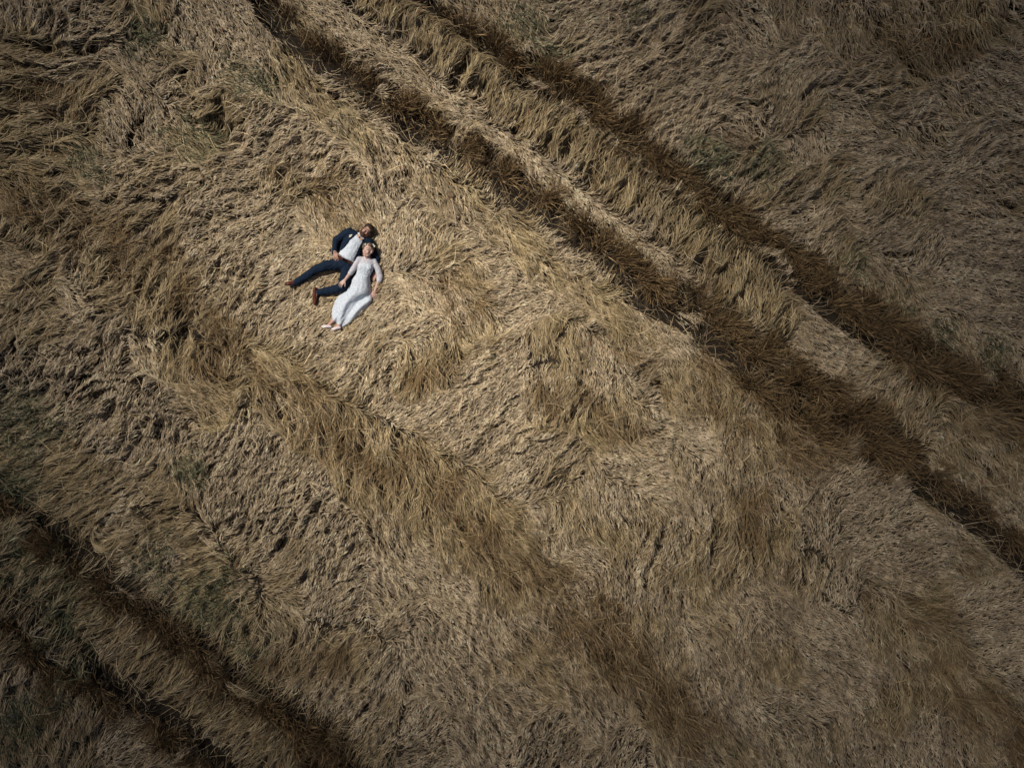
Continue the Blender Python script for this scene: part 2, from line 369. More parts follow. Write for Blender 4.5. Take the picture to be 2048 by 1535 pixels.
# the couple has pressed the straw flat where it lies
PX, PY = W(690, 545)
near = np.exp(-(((gx - PX) / 1.3) ** 2 + ((gy - PY) / 1.25) ** 2) ** 2)
H = H * (1 - 0.85 * near) + MAT_Z * 0.85 * near
H = np.clip(H, 0.03, 0.6)
H = H * (1 - 0.86 * TRENCH) * (1 - 0.75 * BAND)
H = np.maximum(H, 0.012)
HX = np.gradient(H, RES, axis=1)
HY = np.gradient(H, RES, axis=0)


# ---------------------------------------------------------------- ground: one sheet out to the horizon
def stretch(a0, a1, n, far, m):
    inner = np.linspace(a0, a1, n)
    out = np.geomspace(1.0, far, m)
    return np.concatenate([a0 - out[::-1], inner, a1 + out])


xs = stretch(X0, X1, 461, 2500, 14)
ys = stretch(Y0, Y1, 361, 2500, 14)
mx, my = np.meshgrid(xs, ys)
mz = samp(H, mx, my) - 0.035
edge = np.maximum(np.maximum(X0 - mx, mx - X1), np.maximum(Y0 - my, my - Y1))
mz = np.where(edge > 0, 0.2, mz)
co = np.stack([mx, my, mz], -1).reshape(-1, 3)
nx_, ny_ = len(xs), len(ys)
ii = (np.arange(ny_ - 1)[:, None] * nx_ + np.arange(nx_ - 1)[None]).ravel()
quads = np.stack([ii, ii + 1, ii + 1 + nx_, ii + nx_], -1)


def np_mesh(name, co, quads, mat, smooth=False, col=None):
    me = bpy.data.meshes.new(name)
    n, f = len(co), len(quads)
    me.vertices.add(n)
    me.vertices.foreach_set("co", np.ascontiguousarray(co, dtype=np.float32).ravel())
    me.loops.add(f * 4)
    me.loops.foreach_set("vertex_index", np.ascontiguousarray(quads, dtype=np.int32).ravel())
    me.polygons.add(f)
    me.polygons.foreach_set("loop_start", np.arange(0, f * 4, 4, dtype=np.int32))
    if smooth:
        me.polygons.foreach_set("use_smooth", np.ones(f, dtype=bool))
    if col is not None:
        a = me.attributes.new("Col", 'FLOAT_COLOR', 'POINT')
        c4 = np.ones((n, 4), dtype=np.float32)
        c4[:, :3] = col
        a.data.foreach_set("color", c4.ravel())
    me.update(calc_edges=True)
    me.materials.append(mat)
    o = bpy.data.objects.new(name, me)
    C.objects.link(o)
    return o


def ground_mat():
    m = bpy.data.materials.new("soil_and_chaff")
    m.use_nodes = True
    nt = m.node_tree
    b = nt.nodes["Principled BSDF"]
    b.inputs["Roughness"].default_value = 0.95
    tc = nt.nodes.new("ShaderNodeTexCoord")
    n = nt.nodes.new("ShaderNodeTexNoise")
    n.inputs["Scale"].default_value = 45
    n.inputs["Detail"].default_value = 8
    r = nt.nodes.new("ShaderNodeValToRGB")
    r.color_ramp.elements[0].position = 0.35
    r.color_ramp.elements[0].color = (0.014, 0.010, 0.006, 1)
    r.color_ramp.elements[1].position = 0.7
    r.color_ramp.elements[1].color = (0.060, 0.042, 0.024, 1)
    nt.links.new(tc.outputs["Object"], n.inputs["Vector"])
    nt.links.new(n.outputs["Fac"], r.inputs["Fac"])
    nt.links.new(r.outputs["Color"], b.inputs["Base Color"])
    bp = nt.nodes.new("ShaderNodeBump")
    bp.inputs["Distance"].default_value = 0.02
    nt.links.new(n.outputs["Fac"], bp.inputs["Height"])
    nt.links.new(bp.outputs["Normal"], b.inputs["Normal"])
    return m


tag(np_mesh("ground", co, quads, ground_mat(), True), "dark soil littered with chaff under the flattened crop", "ground", kind="structure")


# ---------------------------------------------------------------- stems
def strands(P, L, nseg, ang, width, rise, zroot, sink, col_root, col_tip, bend=0.0, roll_sd=0.6, follow=True):
    """P (n,2) roots, L (n) lengths, ang offset (n); width (nseg+1) profile; returns ribbon verts, quads, colours"""
    n = len(P)
    ds = (L / nseg)
    x, y = P[:, 0].copy(), P[:, 1].copy()
    z = samp(H, x, y) + zroot
    px = np.empty((n, nseg + 1, 3))
    dirs = np.empty((n, nseg + 1, 2))
    off = ang.copy()
    curl = rng.normal(0, bend, n)
    for k in range(nseg + 1):
        a = np.arctan2(samp(SY, x, y), samp(SX, x, y)) + off if follow else off
        c, s = np.cos(a), np.sin(a)
        px[:, k, 0], px[:, k, 1], px[:, k, 2] = x, y, z
        dirs[:, k, 0], dirs[:, k, 1] = c, s
        if k < nseg:
            x = x + c * ds
            y = y + s * ds
            z = np.maximum(samp(H, x, y) + rise[k], z - sink * ds)
            off = off + curl
    roll = rng.normal(0, roll_sd, n)[:, None]
    cr, sr = np.cos(roll), np.sin(roll)
    side = np.stack([-dirs[..., 1] * cr, dirs[..., 0] * cr, np.broadcast_to(sr, dirs.shape[:2])], -1)
    w = (width[None, :] * rng.uniform(0.75, 1.25, n)[:, None])[..., None]
    A = px + side * w * 0.5
    B = px - side * w * 0.5
    V = np.stack([A, B], 2).reshape(-1, 3)
    base = (np.arange(n) * (nseg + 1) * 2)[:, None] + (np.arange(nseg) * 2)[None]
    base = base.ravel()
    Q = np.stack([base, base + 1, base + 3, base + 2], -1)
    t = np.linspace(0, 1, nseg + 1)[None, :, None]
    mix = np.clip((t - 0.45) / 0.2, 0, 1)
    col = col_root[:, None] * (1 - mix) + col_tip[:, None] * mix
    col = np.repeat(col, 2, axis=1).reshape(-1, 3)
    return V, Q, col


def merge(parts):
    off, VV, QQ, CC = 0, [], [], []
    for V, Q, c in parts:
        VV.append(V); QQ.append(Q + off); CC.append(c)
        off += len(V)
    return np.concatenate(VV), np.concatenate(QQ), np.concatenate(CC)


def scatter(density, x0=-9.9, x1=9.9, y0=-7.5, y1=7.5):
    n = int(density * (x1 - x0) * (y1 - y0))
    return np.stack([rng.uniform(x0, x1, n), rng.uniform(y0, y1, n)], -1)


def scatter_all(density):
    P = scatter(density)
    E = scatter(density * 0.35, X0 + .1, X1 - .1, Y0 + .1, Y1 - .1)
    E = E[(np.abs(E[:, 0]) > 9.9) | (np.abs(E[:, 1]) > 7.5)]
    return np.concatenate([P, E])


def lerp(a, b, t):
    return np.asarray(a)[None] * (1 - t[:, None]) + np.asarray(b)[None] * t[:, None]


# kinds of straw colour (albedo)
EAR = np.array([0.66, 0.515, 0.34])
EAR_G = np.array([0.48, 0.365, 0.195])
STEM = np.array([0.53, 0.40, 0.195])
STEM_D = np.array([0.24, 0.150, 0.068])
BROWN = np.array([0.135, 0.092, 0.048])
GREEN = np.array([0.20, 0.205, 0.10])

COLN = np.clip(0.5 + 0.24 * LOCK + 0.06 * LOCK2 + 0.45 * fbm(gx, gy, 0.6, 91) - 0.5 * CREASE, 0, 1)      # some bundles greyer, some golden; shade in the creases painted darker
BRN = np.clip(BLOB * 0.45 + 0.85 * TUFT + BAND * 0.7 + 0.35 * sstep(0.1, 0.9, fbm(gx, gy, 1.5, 92)), 0, 1)


def colours(P, isear):
    n = len(P)
    g = samp(GOLD, P[:, 0], P[:, 1])
    cn = samp(COLN, P[:, 0], P[:, 1])
    br = samp(BRN, P[:, 0], P[:, 1])
    wd = samp(WEED, P[:, 0], P[:, 1])
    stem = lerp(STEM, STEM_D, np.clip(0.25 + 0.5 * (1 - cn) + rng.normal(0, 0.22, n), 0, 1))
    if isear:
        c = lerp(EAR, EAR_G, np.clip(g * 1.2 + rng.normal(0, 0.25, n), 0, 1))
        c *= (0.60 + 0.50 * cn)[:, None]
    else:
        c = stem
        c = c * (1 - 0.35 * (1 - g))[:, None] + EAR[None] * (0.28 * (1 - g))[:, None]
    c = c * (1 - br * 0.75)[:, None] + lerp(BROWN, STEM_D * 1.1, rng.random(n)) * (br * 0.75)[:, None]
    gsel = (rng.random(n) < wd * 0.4 + 0.02)
    c = np.where(gsel[:, None], lerp(GREEN, GREEN * 0.6, rng.random(n)) + 0.15 * c, c)
    c *= np.exp(rng.normal(-0.01, 0.26, n))[:, None]
    red = rng.random(n) < 0.004
    c[red] = (0.3, 0.09, 0.04)
    return np.clip(c, 0.01, 0.85)


# ---- people occupy these capsules on the mat (photo pixels); stems there are left out
FOOT = [((697, 462), (690, 520), 17), ((722, 468), (716, 520), 16), ((690, 520), (706, 530), 17), ((686, 527), (631, 538), 9), ((631, 538), (591, 566), 7), ((590, 566), (573, 570), 4),
        ((700, 528), (683, 576), 12), ((683, 578), (640, 585), 7), ((636, 585), (630, 604), 4), ((700, 465), (672, 480), 7), ((672, 480), (670, 505), 7), ((733, 465), (742, 455), 10),
        ((738, 495), (742, 510), 11), ((735, 520), (725, 552), 17), ((725, 555), (715, 600), 19), ((708, 590), (690, 640), 17), ((730, 590), (690, 640), 12), ((718, 515), (703, 543), 6),
        ((750, 520), (761, 553), 7), ((761, 555), (748, 588), 4), ((750, 540), (750, 560), 6), ((745, 588), (743, 600), 3), ((664, 645), (650, 652), 4), ((682, 648), (672, 655), 3)]


def foot_dist(x, y):
    d = np.full(x.shape, 1e9)
    for (ax, ay), (bx, by), r in FOOT:
        ax, ay = W(ax, ay, 0.3)
        bx, by = W(bx, by, 0.3)
        dx, dy = bx - ax, by - ay
        t = np.clip(((x - ax) * dx + (y - ay) * dy) / (dx * dx + dy * dy + 1e-9), 0, 1)
        d = np.minimum(d, np.hypot(x - ax - t * dx, y - ay - t * dy) - r * MS)
    return d


FD = foot_dist(gx, gy)


def tuck(part, nseg, spare=0.45):
    """stems that reach under the people are pressed down; most of those that would bridge a track are gone"""
    V, Q, c = part
    n = len(V) // (2 * (nseg + 1))
    v = V.reshape(n, (nseg + 1) * 2, 3)
    fd = samp(FD, v[..., 0], v[..., 1])
    v[..., 2] = np.where(fd < 0.0, np.minimum(v[..., 2], 0.25), v[..., 2])
    tr = samp(TRENCH, v[..., 0], v[..., 1])
    k = ((tr[:, -4:] > 0.5).sum(1) < 2) | (rng.random(n) < spare)
    v = v[k].reshape(-1, 3)
    cc = c.reshape(n, (nseg + 1) * 2, 3)[k].reshape(-1, 3)
    m = int(k.sum())
    base = ((np.arange(m) * (nseg + 1) * 2)[:, None] + (np.arange(nseg) * 2)[None]).ravel()
    return v, np.stack([base, base + 1, base + 3, base + 2], -1), cc


def prune(part, nseg, tol=-0.012):
    V, Q, c = part
    n = len(V) // (2 * (nseg + 1))
    v = V.reshape(n, (nseg + 1) * 2, 3)
    k = ~(samp(FD, v[..., 0], v[..., 1]) < tol).any(1)
    v = v[k].reshape(-1, 3)
    cc = c.reshape(n, (nseg + 1) * 2, 3)[k].reshape(-1, 3)
    m = int(k.sum())
    base = ((np.arange(m) * (nseg + 1) * 2)[:, None] + (np.arange(nseg) * 2)[None]).ravel()
    return v, np.stack([base, base + 1, base + 3, base + 2], -1), cc


parts = []
# wheat stems with ears: stem for most of the length, ear at the tip
P = scatter_all(720)
keep = rng.random(len(P)) > 0.93 * samp(BAND, P[:, 0], P[:, 1])
keep &= rng.random(len(P)) > 0.75 * samp(TRENCH, P[:, 0], P[:, 1])
P = P[keep]
n = len(P)
g = samp(GOLD, P[:, 0], P[:, 1])
L = rng.uniform(0.17, 0.32, n) * (0.6 + 0.8 * g)
parts.append(tuck(strands(P, L, 5, rng.normal(0, 0.22, n), np.array([.005, .006, .006, .009, .014, .003]),
                           np.array([.012, .016, .02, .022, .016]) , -0.02, 0.22, colours(P, False), colours(P, True), 0.06), 5))
# ears showing on their own in the pale patches
P = scatter_all(1050)
gg = samp(GOLD, P[:, 0], P[:, 1])
keep = (rng.random(len(P)) < 1.15 - 1.1 * gg) & (rng.random(len(P)) > 0.95 * samp(BAND, P[:, 0], P[:, 1])) & (rng.random(len(P)) > 0.85 * samp(TRENCH, P[:, 0], P[:, 1]))
P = P[keep]
n = len(P)
parts.append(tuck(strands(P, rng.uniform(0.065, 0.125, n), 3, rng.normal(0, 0.34, n), np.array([.005, .012, .014, .003]), np.array([.014, .02, .012]), 0.0, 0.25,
                           colours(P, True), colours(P, True), 0.08, 0.7), 3))
# long bare golden stems
P = scatter_all(520)
gg = samp(GOLD, P[:, 0], P[:, 1])
keep = (rng.random(len(P)) < 0.12 + 0.95 * gg) & (rng.random(len(P)) > 0.93 * samp(BAND, P[:, 0], P[:, 1])) & (rng.random(len(P)) > 0.8 * samp(TRENCH, P[:, 0], P[:, 1]))
P = P[keep]
n = len(P)
parts.append(tuck(strands(P, rng.uniform(0.22, 0.45, n), 5, rng.normal(0, 0.23, n), np.array([.006, .0075, .0075, .007, .006, .003]), np.array([.01, .02, .028, .034, .03]), -0.025, 0.15,
                           colours(P, False), colours(P, False), 0.07, 0.5), 5))
# stray stems lying across everything
P = scatter(26)
n = len(P)
cs = lerp(EAR * 1.1, STEM * 1.15, rng.random(n)) * np.exp(rng.normal(0, .25, n))[:, None]
parts.append(tuck(strands(P, rng.uniform(0.2, 0.6, n), 5, rng.normal(0, 1.0, n), np.array([.004, .006, .006, .005, .005, .003]), np.array([.03, .04, .045, .045, .04]), 0.0, 0.12, cs, cs, 0.1, 0.4), 5, 1.0))
# stems bent up against the couple and lying over the edges of clothes
P = np.stack([rng.uniform(W(560, 0)[0], W(775, 0)[0], 26000), rng.uniform(W(0, 668)[1], W(0, 440)[1], 26000)], -1)
fd = samp(FD, P[:, 0], P[:, 1])
P = P[(fd > 0.01) & (fd < 0.09)]
for sx_, sy_ in ((576, 567), (630, 595), (655, 652), (672, 656), (745, 597), (670, 512)):       # shoes and hands stay clear
    cx, cy = W(sx_, sy_, 0.3)
    P = P[np.hypot(P[:, 0] - cx, P[:, 1] - cy) > 0.19]
P = P[rng.random(len(P)) < 0.24]
n = len(P)
fgx, fgy = np.gradient(FD, RES, axis=1), np.gradient(FD, RES, axis=0)
inward = np.arctan2(-samp(fgy, P[:, 0], P[:, 1]), -samp(fgx, P[:, 0], P[:, 1]))
flow = np.arctan2(samp(SY, P[:, 0], P[:, 1]), samp(SX, P[:, 0], P[:, 1]))
along = np.where(np.cos(flow - inward) > 0, flow, flow + np.pi)
a = np.where(rng.random(n) < 0.5, along, inward + rng.normal(0, 0.8, n))
co_ = colours(P, False) * 1.15
parts.append(strands(P, rng.uniform(0.08, 0.17, n), 4, a, np.array([.005, .006, .006, .009, .003]), rng.uniform(.7, 1.2) * np.array([.03, .055, .075, .085]), -0.02, 0.1, co_, co_, 0.1, 0.4, follow=False))
V, Q, c = merge(parts)
straw_mat = principled("straw", rough=0.55, attr="Col", spec=0.35)
tag(np_mesh("lodged_wheat", V, Q, straw_mat, False, c), "flattened golden and pale wheat lying in swirls over the whole field", "wheat", kind="stuff")


def upright(P, hgt, lean_ang, lean, width, cr, ct, nseg=4, curve=1.6, z0=0.0):
    n = len(P)
    V = np.empty((n, nseg + 1, 2, 3))
    roll = rng.uniform(0, np.pi, n)
    sx, sy = np.cos(roll), np.sin(roll)
    lx, ly = np.cos(lean_ang) * lean, np.sin(lean_ang) * lean
    wr = rng.uniform(0.8, 1.25, n)
    for k in range(nseg + 1):
        t = k / nseg
        x = P[:, 0] + lx * hgt * t ** curve
        y = P[:, 1] + ly * hgt * t ** curve
        z = z0 + hgt * t * (1 - 0.25 * np.clip(lean, 0, 1.5) * t)
        w = width[k] * 0.5 * wr
        V[:, k, 0] = np.stack([x + sx * w, y + sy * w, z], -1)
        V[:, k, 1] = np.stack([x - sx * w, y - sy * w, z], -1)
    base = ((np.arange(n) * (nseg + 1) * 2)[:, None] + (np.arange(nseg) * 2)[None]).ravel()
    Q = np.stack([base, base + 1, base + 3, base + 2], -1)
    t = np.linspace(0, 1, nseg + 1)[None, :, None]
    mix = np.clip((t - 0.5) / 0.25, 0, 1)
    col = cr[:, None] * (1 - mix) + ct[:, None] * mix
    return V.reshape(-1, 3), Q, np.repeat(col, 2, axis=1).reshape(-1, 3)


# standing brown rows and patches
P = scatter_all(2600)
bs = np.maximum(samp(BAND, P[:, 0], P[:, 1]), 0.42 * samp(BLOB, P[:, 0], P[:, 1]))
tuft = perlin(P[:, 0], P[:, 1], 0.28, 95)
keep = (rng.random(len(P)) < bs * (0.25 + 1.1 * np.clip(tuft + 0.25, 0, 1))) & (rng.random(len(P)) > 0.9 * samp(TRENCH, P[:, 0], P[:, 1]))
P = P[keep]
n = len(P)
tuft = tuft[keep]
la = perlin(P[:, 0], P[:, 1], 0.6, 96) * 5 + rng.normal(0, 0.9, n) + 0.6
c1 = lerp(BROWN, STEM_D, rng.random(n)) * np.exp(rng.normal(0, 0.2, n))[:, None]
c2 = lerp((0.17, 0.112, 0.055), (0.38, 0.250, 0.115), np.clip(rng.normal(0.4, 0.4, n), 0, 1)) * np.exp(rng.normal(0, 0.22, n))[:, None]
hg = (0.36 + 0.22 * tuft + rng.uniform(0, 0.14, n)) * (0.75 + 0.25 * bs[keep])
sv = upright(P, hg, la, rng.uniform(0.1, 0.8, n), np.array([.004, .005, .007, .012, .003]), c1, c2)
sv = prune(sv, 4, 0.0)
tag(np_mesh("standing_wheat", *sv[:2], straw_mat, False, sv[2]), "rows of dark brown wheat still standing between the tractor tracks", "wheat", kind="stuff")

# golden-brown tufts half lifted off the mat
P = scatter_all(1500)
bs = samp(TUFT, P[:, 0], P[:, 1])
clump = perlin(P[:, 0], P[:, 1], 0.22, 97)
keep = (rng.random(len(P)) < bs * (0.2 + 1.5 * np.clip(clump + 0.2, 0, 1))) & (samp(FD, P[:, 0], P[:, 1]) > 0.25)
P, clump = P[keep], clump[keep]
n = len(P)
la = np.arctan2(samp(SY, P[:, 0], P[:, 1]), samp(SX, P[:, 0], P[:, 1])) + 1.6 * perlin(P[:, 0], P[:, 1], 0.35, 98) + rng.normal(0, 0.5, n)
c1 = lerp(STEM_D * 0.9, STEM * 0.9, np.clip(rng.normal(0.35, 0.3, n), 0, 1)) * np.exp(rng.normal(0, 0.22, n))[:, None]
c2 = lerp((0.15, 0.094, 0.042), (0.38, 0.25, 0.115), np.clip(rng.normal(0.5, 0.35, n), 0, 1)) * np.exp(rng.normal(0, 0.22, n))[:, None]
sv2 = upright(P, rng.uniform(0.2, 0.4, n) + 0.14 * clump, la, rng.uniform(0.5, 1.5, n), np.array([.005, .0065, .007, .010, .003]), c1, c2, z0=samp(H, P[:, 0], P[:, 1]) - 0.05)
sv2 = prune(sv2, 4, 0.0)
tag(np_mesh("wheat_tufts", *sv2[:2], straw_mat, False, sv2[2]), "rough golden-brown tufts of wheat half lifted above the flattened straw", "wheat", kind="stuff")

# green weeds growing through the straw
P = scatter_all(420)
wv = samp(WEED, P[:, 0], P[:, 1])
keep = rng.random(len(P)) < wv * 0.9 + 0.006
P = P[keep]
n = len(P)
c1 = lerp((0.06, 0.065, 0.032), (0.17, 0.18, 0.09), rng.random(n)) * np.exp(rng.normal(0, 0.2, n))[:, None]
sv = upright(P, rng.uniform(0.10, 0.24, n), rng.uniform(-3.14, 3.14, n), rng.uniform(0.4, 1.4, n), np.array([.006, .014, .014, .010, .002]), c1, c1 * 1.25, z0=samp(H, P[:, 0], P[:, 1]))
sv = prune(sv, 4, 0.0)
tag(np_mesh("green_weeds", *sv[:2], straw_mat, False, sv[2]), "thin grey-green weeds growing up through the flattened wheat", "weeds", kind="stuff")

# ---------------------------------------------------------------- unseen vapour slab, added to shade the field edges around a sunlit gap
SHADE_SLAB_Z = 720.0
gxc, gyc = W(835, 625)
k_ = SHADE_SLAB_Z / sun_dir.z
ccx, ccy = gxc + sun_dir.x * k_, gyc + sun_dir.y * k_
rad = np.concatenate([np.linspace(0.8, 22, 16), np.geomspace(26, 330, 16)])
thN = 72
th = np.linspace(0, 2 * np.pi, thN, endpoint=False)
rr, tt = np.meshgrid(rad, th, indexing='ij')
lx, ly = rr * np.cos(tt) * 1.2, rr * np.sin(tt) * 0.9
ca, sa = math.cos(math.radians(-35)), math.sin(math.radians(-35))
cxg, cyg = lx * ca - ly * sa, lx * sa + ly * ca
bump = fbm(cxg, cyg, 60, 301, 3)
thick = 19.0 * sstep(2.2, 12.5, rr) * (1 + 0.25 * bump * sstep(20, 60, rr)) * (1 - sstep(200, 330, rr)) + 0.02
zt = SHADE_SLAB_Z + thick * 0.5 + 6 * bump * sstep(20, 60, rr)
zb = zt - thick
top = np.stack([cxg + ccx, cyg + ccy, zt], -1).reshape(-1, 3)
bot = np.stack([cxg + ccx, cyg + ccy, zb], -1).reshape(-1, 3)
R_ = len(rad)
qs = []
for i in range(R_ - 1):
    for j in range(thN):
        a, b2 = i * thN + j, i * thN + (j + 1) % thN
        c_, d_ = a + thN, b2 + thN
        qs.append((a, c_, d_, b2))
        o_ = R_ * thN
        qs.append((a + o_, b2 + o_, d_ + o_, c_ + o_))
for j in range(thN):
    o_ = R_ * thN
    a, b2 = j, (j + 1) % thN
    qs.append((a, b2, b2 + o_, a + o_))
    a, b2 = (R_ - 1) * thN + j, (R_ - 1) * thN + (j + 1) % thN
    qs.append((a, a + o_, b2 + o_, b2))
cm = bpy.data.materials.new("shade_slab_vapour")
cm.use_nodes = True
cn_ = cm.node_tree
cn_.nodes.clear()
pv = cn_.nodes.new("ShaderNodeVolumePrincipled")
pv.inputs["Color"].default_value = (0.95, 0.96, 1, 1)
pv.inputs["Density"].default_value = 0.12
co_ = cn_.nodes.new("ShaderNodeOutputMaterial")
cn_.links.new(pv.outputs[0], co_.inputs["Volume"])
tag(np_mesh("shade_slab", np.concatenate([top, bot]), np.array(qs), cm, True), "added vapour slab out of view overhead, holed to shade the field around a bright pool", "shade_slab", kind="structure")

# ---------------------------------------------------------------- the couple
from mathutils.bvhtree import BVHTree
from mathutils import noise as mnoise


def P3(px, py, z):
    x, y = W(px, py, z)
    return Vector((x, y, z))


def Q3(cx, cy, z):
    """point read from the enlarged detail of the couple"""
    return P3(550 + cx / 6.396, 430 + cy / 6.396, z)


def section(bm, a, b, ra, rb, up=None, seg=20, cap=1.0):
    """closed elliptical capsule from a to b; ra/rb = (half width, half depth)"""
    if not isinstance(ra, tuple): ra = (ra, ra)
    if not isinstance(rb, tuple): rb = (rb, rb)
    ax = (b - a)
    ln = max(ax.length, 1e-5)
    ax = ax / ln
    up = up or Vector((0, 0, 1))
    if abs(ax.dot(up)) > 0.95: up = Vector((1, 0, 0))
    side = ax.cross(up).normalized()
    dep = side.cross(ax).normalized()
    rings = []
    for k in range(4):
        t = math.pi / 2 * (k + 0.3) / 4.3
        rings.append((a - ax * math.cos(t) * min(ra) * cap, ra, math.sin(t)))
    for k in range(5):
        t = k / 4
        rings.append((a.lerp(b, t), (ra[0] + (rb[0] - ra[0]) * t, ra[1] + (rb[1] - ra[1]) * t), 1))
    for k in range(3, -1, -1):
        t = math.pi / 2 * (k + 0.3) / 4.3
        rings.append((b + ax * math.cos(t) * min(rb) * cap, rb, math.sin(t)))
    prev = None
    for c, r, s in rings:
        vs_ = [bm.verts.new(c + side * math.cos(q) * r[0] * s + dep * math.sin(q) * r[1] * s) for q in [2 * math.pi * i / seg for i in range(seg)]]
        if prev:
            for i in range(seg):
                bm.faces.new((prev[i], prev[(i + 1) % seg], vs_[(i + 1) % seg], vs_[i]))
        else:
            bm.faces.new(vs_[::-1])
        prev = vs_
    bm.faces.new(prev)


def ell(bm, c, r, u=Vector((1, 0, 0)), v=Vector((0, 1, 0)), w=Vector((0, 0, 1))):
    res = bmesh.ops.create_icosphere(bm, subdivisions=3, radius=1)
    for vt in res["verts"]:
        p = vt.co
        vt.co = c + u * p.x * r[0] + v * p.y * r[1] + w * p.z * r[2]


def chain(bm, pts, **kw):
    for (a, ra), (b, rb) in zip(pts[:-1], pts[1:]):
        section(bm, a, b, ra, rb, **kw)


def fuse(bm, voxel, smooth=4, wrinkle=0.0, wscale=18, name="part"):
    """one continuous surface out of overlapping volumes"""
    bmesh.ops.recalc_face_normals(bm, faces=bm.faces)
    me = bpy.data.meshes.new("tmp")
    bm.to_mesh(me)
    bm.free()
    o = bpy.data.objects.new("tmp", me)
    C.objects.link(o)
    m = o.modifiers.new("r", 'REMESH')
    m.mode = 'VOXEL'
    m.voxel_size = voxel
    s = o.modifiers.new("s", 'SMOOTH')
    s.factor = 0.5
    s.iterations = smooth
    dg = bpy.context.evaluated_depsgraph_get()
    me2 = bpy.data.meshes.new_from_object(o.evaluated_get(dg))
    bpy.data.objects.remove(o)
    bpy.data.meshes.remove(me)
    if wrinkle:
        ns = [v.normal.copy() for v in me2.vertices]
        for v, n_ in zip(me2.vertices, ns):
            q = v.co * wscale
            v.co += n_ * wrinkle * (mnoise.noise(q) + 0.5 * mnoise.noise(q * 2.3) + 0.6 * (1 - abs(mnoise.noise(q * 1.3 + Vector((5, 1, 2)))) * 3))
    for p in me2.polygons: p.use_smooth = True
    return me2


def put(name, me, mat, parent):
    me.name = name
    me.materials.clear()
    me.materials.append(mat)
    o = bpy.data.objects.new(name, me)
    C.objects.link(o)
    o.parent = parent
    if parent.type == 'EMPTY':
        o.matrix_parent_inverse = Matrix.Translation(-parent_world(parent))
    return o


WORLD_AT = {}


def parent_world(p):
    v = Vector((0, 0, 0))
    while p is not None:
        v += WORLD_AT.get(p.name, Vector((0, 0, 0)))
        p = p.parent
    return v


def empty(name, loc, label, cat):
    o = bpy.data.objects.new(name, None)
    C.objects.link(o)
    o.location = loc
    o.empty_display_size = 0.2
    tag(o, label, cat)
    WORLD_AT[o.name] = Vector(loc)
    return o


def raw(bm, smooth=True):
    bmesh.ops.recalc_face_normals(bm, faces=bm.faces)
    me = bpy.data.meshes.new("part")
    bm.to_mesh(me)
    bm.free()
    if smooth:
        for p in me.polygons: p.use_smooth = True
    return me


def paint(me, base, spots):
    """per-vertex skin colour: base plus (centre, radius, colour, strength)"""
    at = me.attributes.new("Col", 'FLOAT_COLOR', 'POINT')
    b = Vector(base)
    for i, v in enumerate(me.vertices):
        c = b.copy()
        for ce, r, col, st in spots:
            d = (v.co - ce).length
            if d < r:
                c = c.lerp(Vector(col), st * min(1, 1.6 * (1 - d / r)))
        c *= 1 + 0.08 * mnoise.noise(v.co * 25)
        at.data[i].color = (c.x, c.y, c.z, 1)


def hand(bm, wrist, d, n, thumb, sc=1.0, curl=(0.35, 0.4, 0.4, 0.45), spread=0.12, thumb_out=0.75):
    """d = direction of the fingers, n = back of the hand, thumb = +1/-1 for the side it leaves"""
    d = d.normalized()
    m = d.cross(n).normalized() * thumb        # towards the thumb
    n = (m.cross(d) * thumb).normalized()
    L = 0.098 * sc
    pc = wrist + d * L
    for k in range(4):                          # the palm: four rays that fan from the wrist
        o = (1.5 - k) / 1.5
        section(bm, wrist + m * o * 0.018 * sc + d * 0.01, pc + m * o * 0.030 * sc - d * (0.006 * sc * (k == 3)), (0.014 * sc, 0.014 * sc), (0.013 * sc, 0.012 * sc), up=n, seg=12)
    lens = (0.072, 0.081, 0.075, 0.058)
    tips = []
    for k in range(4):
        o = (1.5 - k) / 1.5
        base = pc + m * o * 0.031 * sc - d * (0.007 * sc * (k == 3))
        a = o * spread * 1.5
        cur = d * math.cos(a) + m * math.sin(a)
        p, r, bend = base, 0.0092 * sc, 0
        for j, f in enumerate((0.46, 0.31, 0.25)):
            bend += curl[k] * (0.7 if j == 0 else 1.0)
            q = p + (cur * math.cos(bend) - n * math.sin(bend)) * lens[k] * sc * f
            section(bm, p, q, r, r * 0.9, up=n, seg=10)
            p, r = q, r * 0.9
        tips.append(p)
    p = wrist + d * 0.028 * sc + m * 0.020 * sc
    cur = (d * math.cos(thumb_out) + m * math.sin(thumb_out) - n * 0.15).normalized()
    q = p + cur * 0.042 * sc
    section(bm, p, q, 0.0145 * sc, 0.0115 * sc, up=n, seg=12)
    cur2 = (cur + d * 0.35).normalized()
    r_ = q + cur2 * 0.032 * sc
    section(bm, q, r_, 0.0112 * sc, 0.010 * sc, up=n, seg=12)
    section(bm, r_, r_ + cur2 * 0.024 * sc - n * 0.003, 0.010 * sc, 0.008 * sc, up=n, seg=12)
    return tips + [r_ + cur2 * 0.024 * sc]


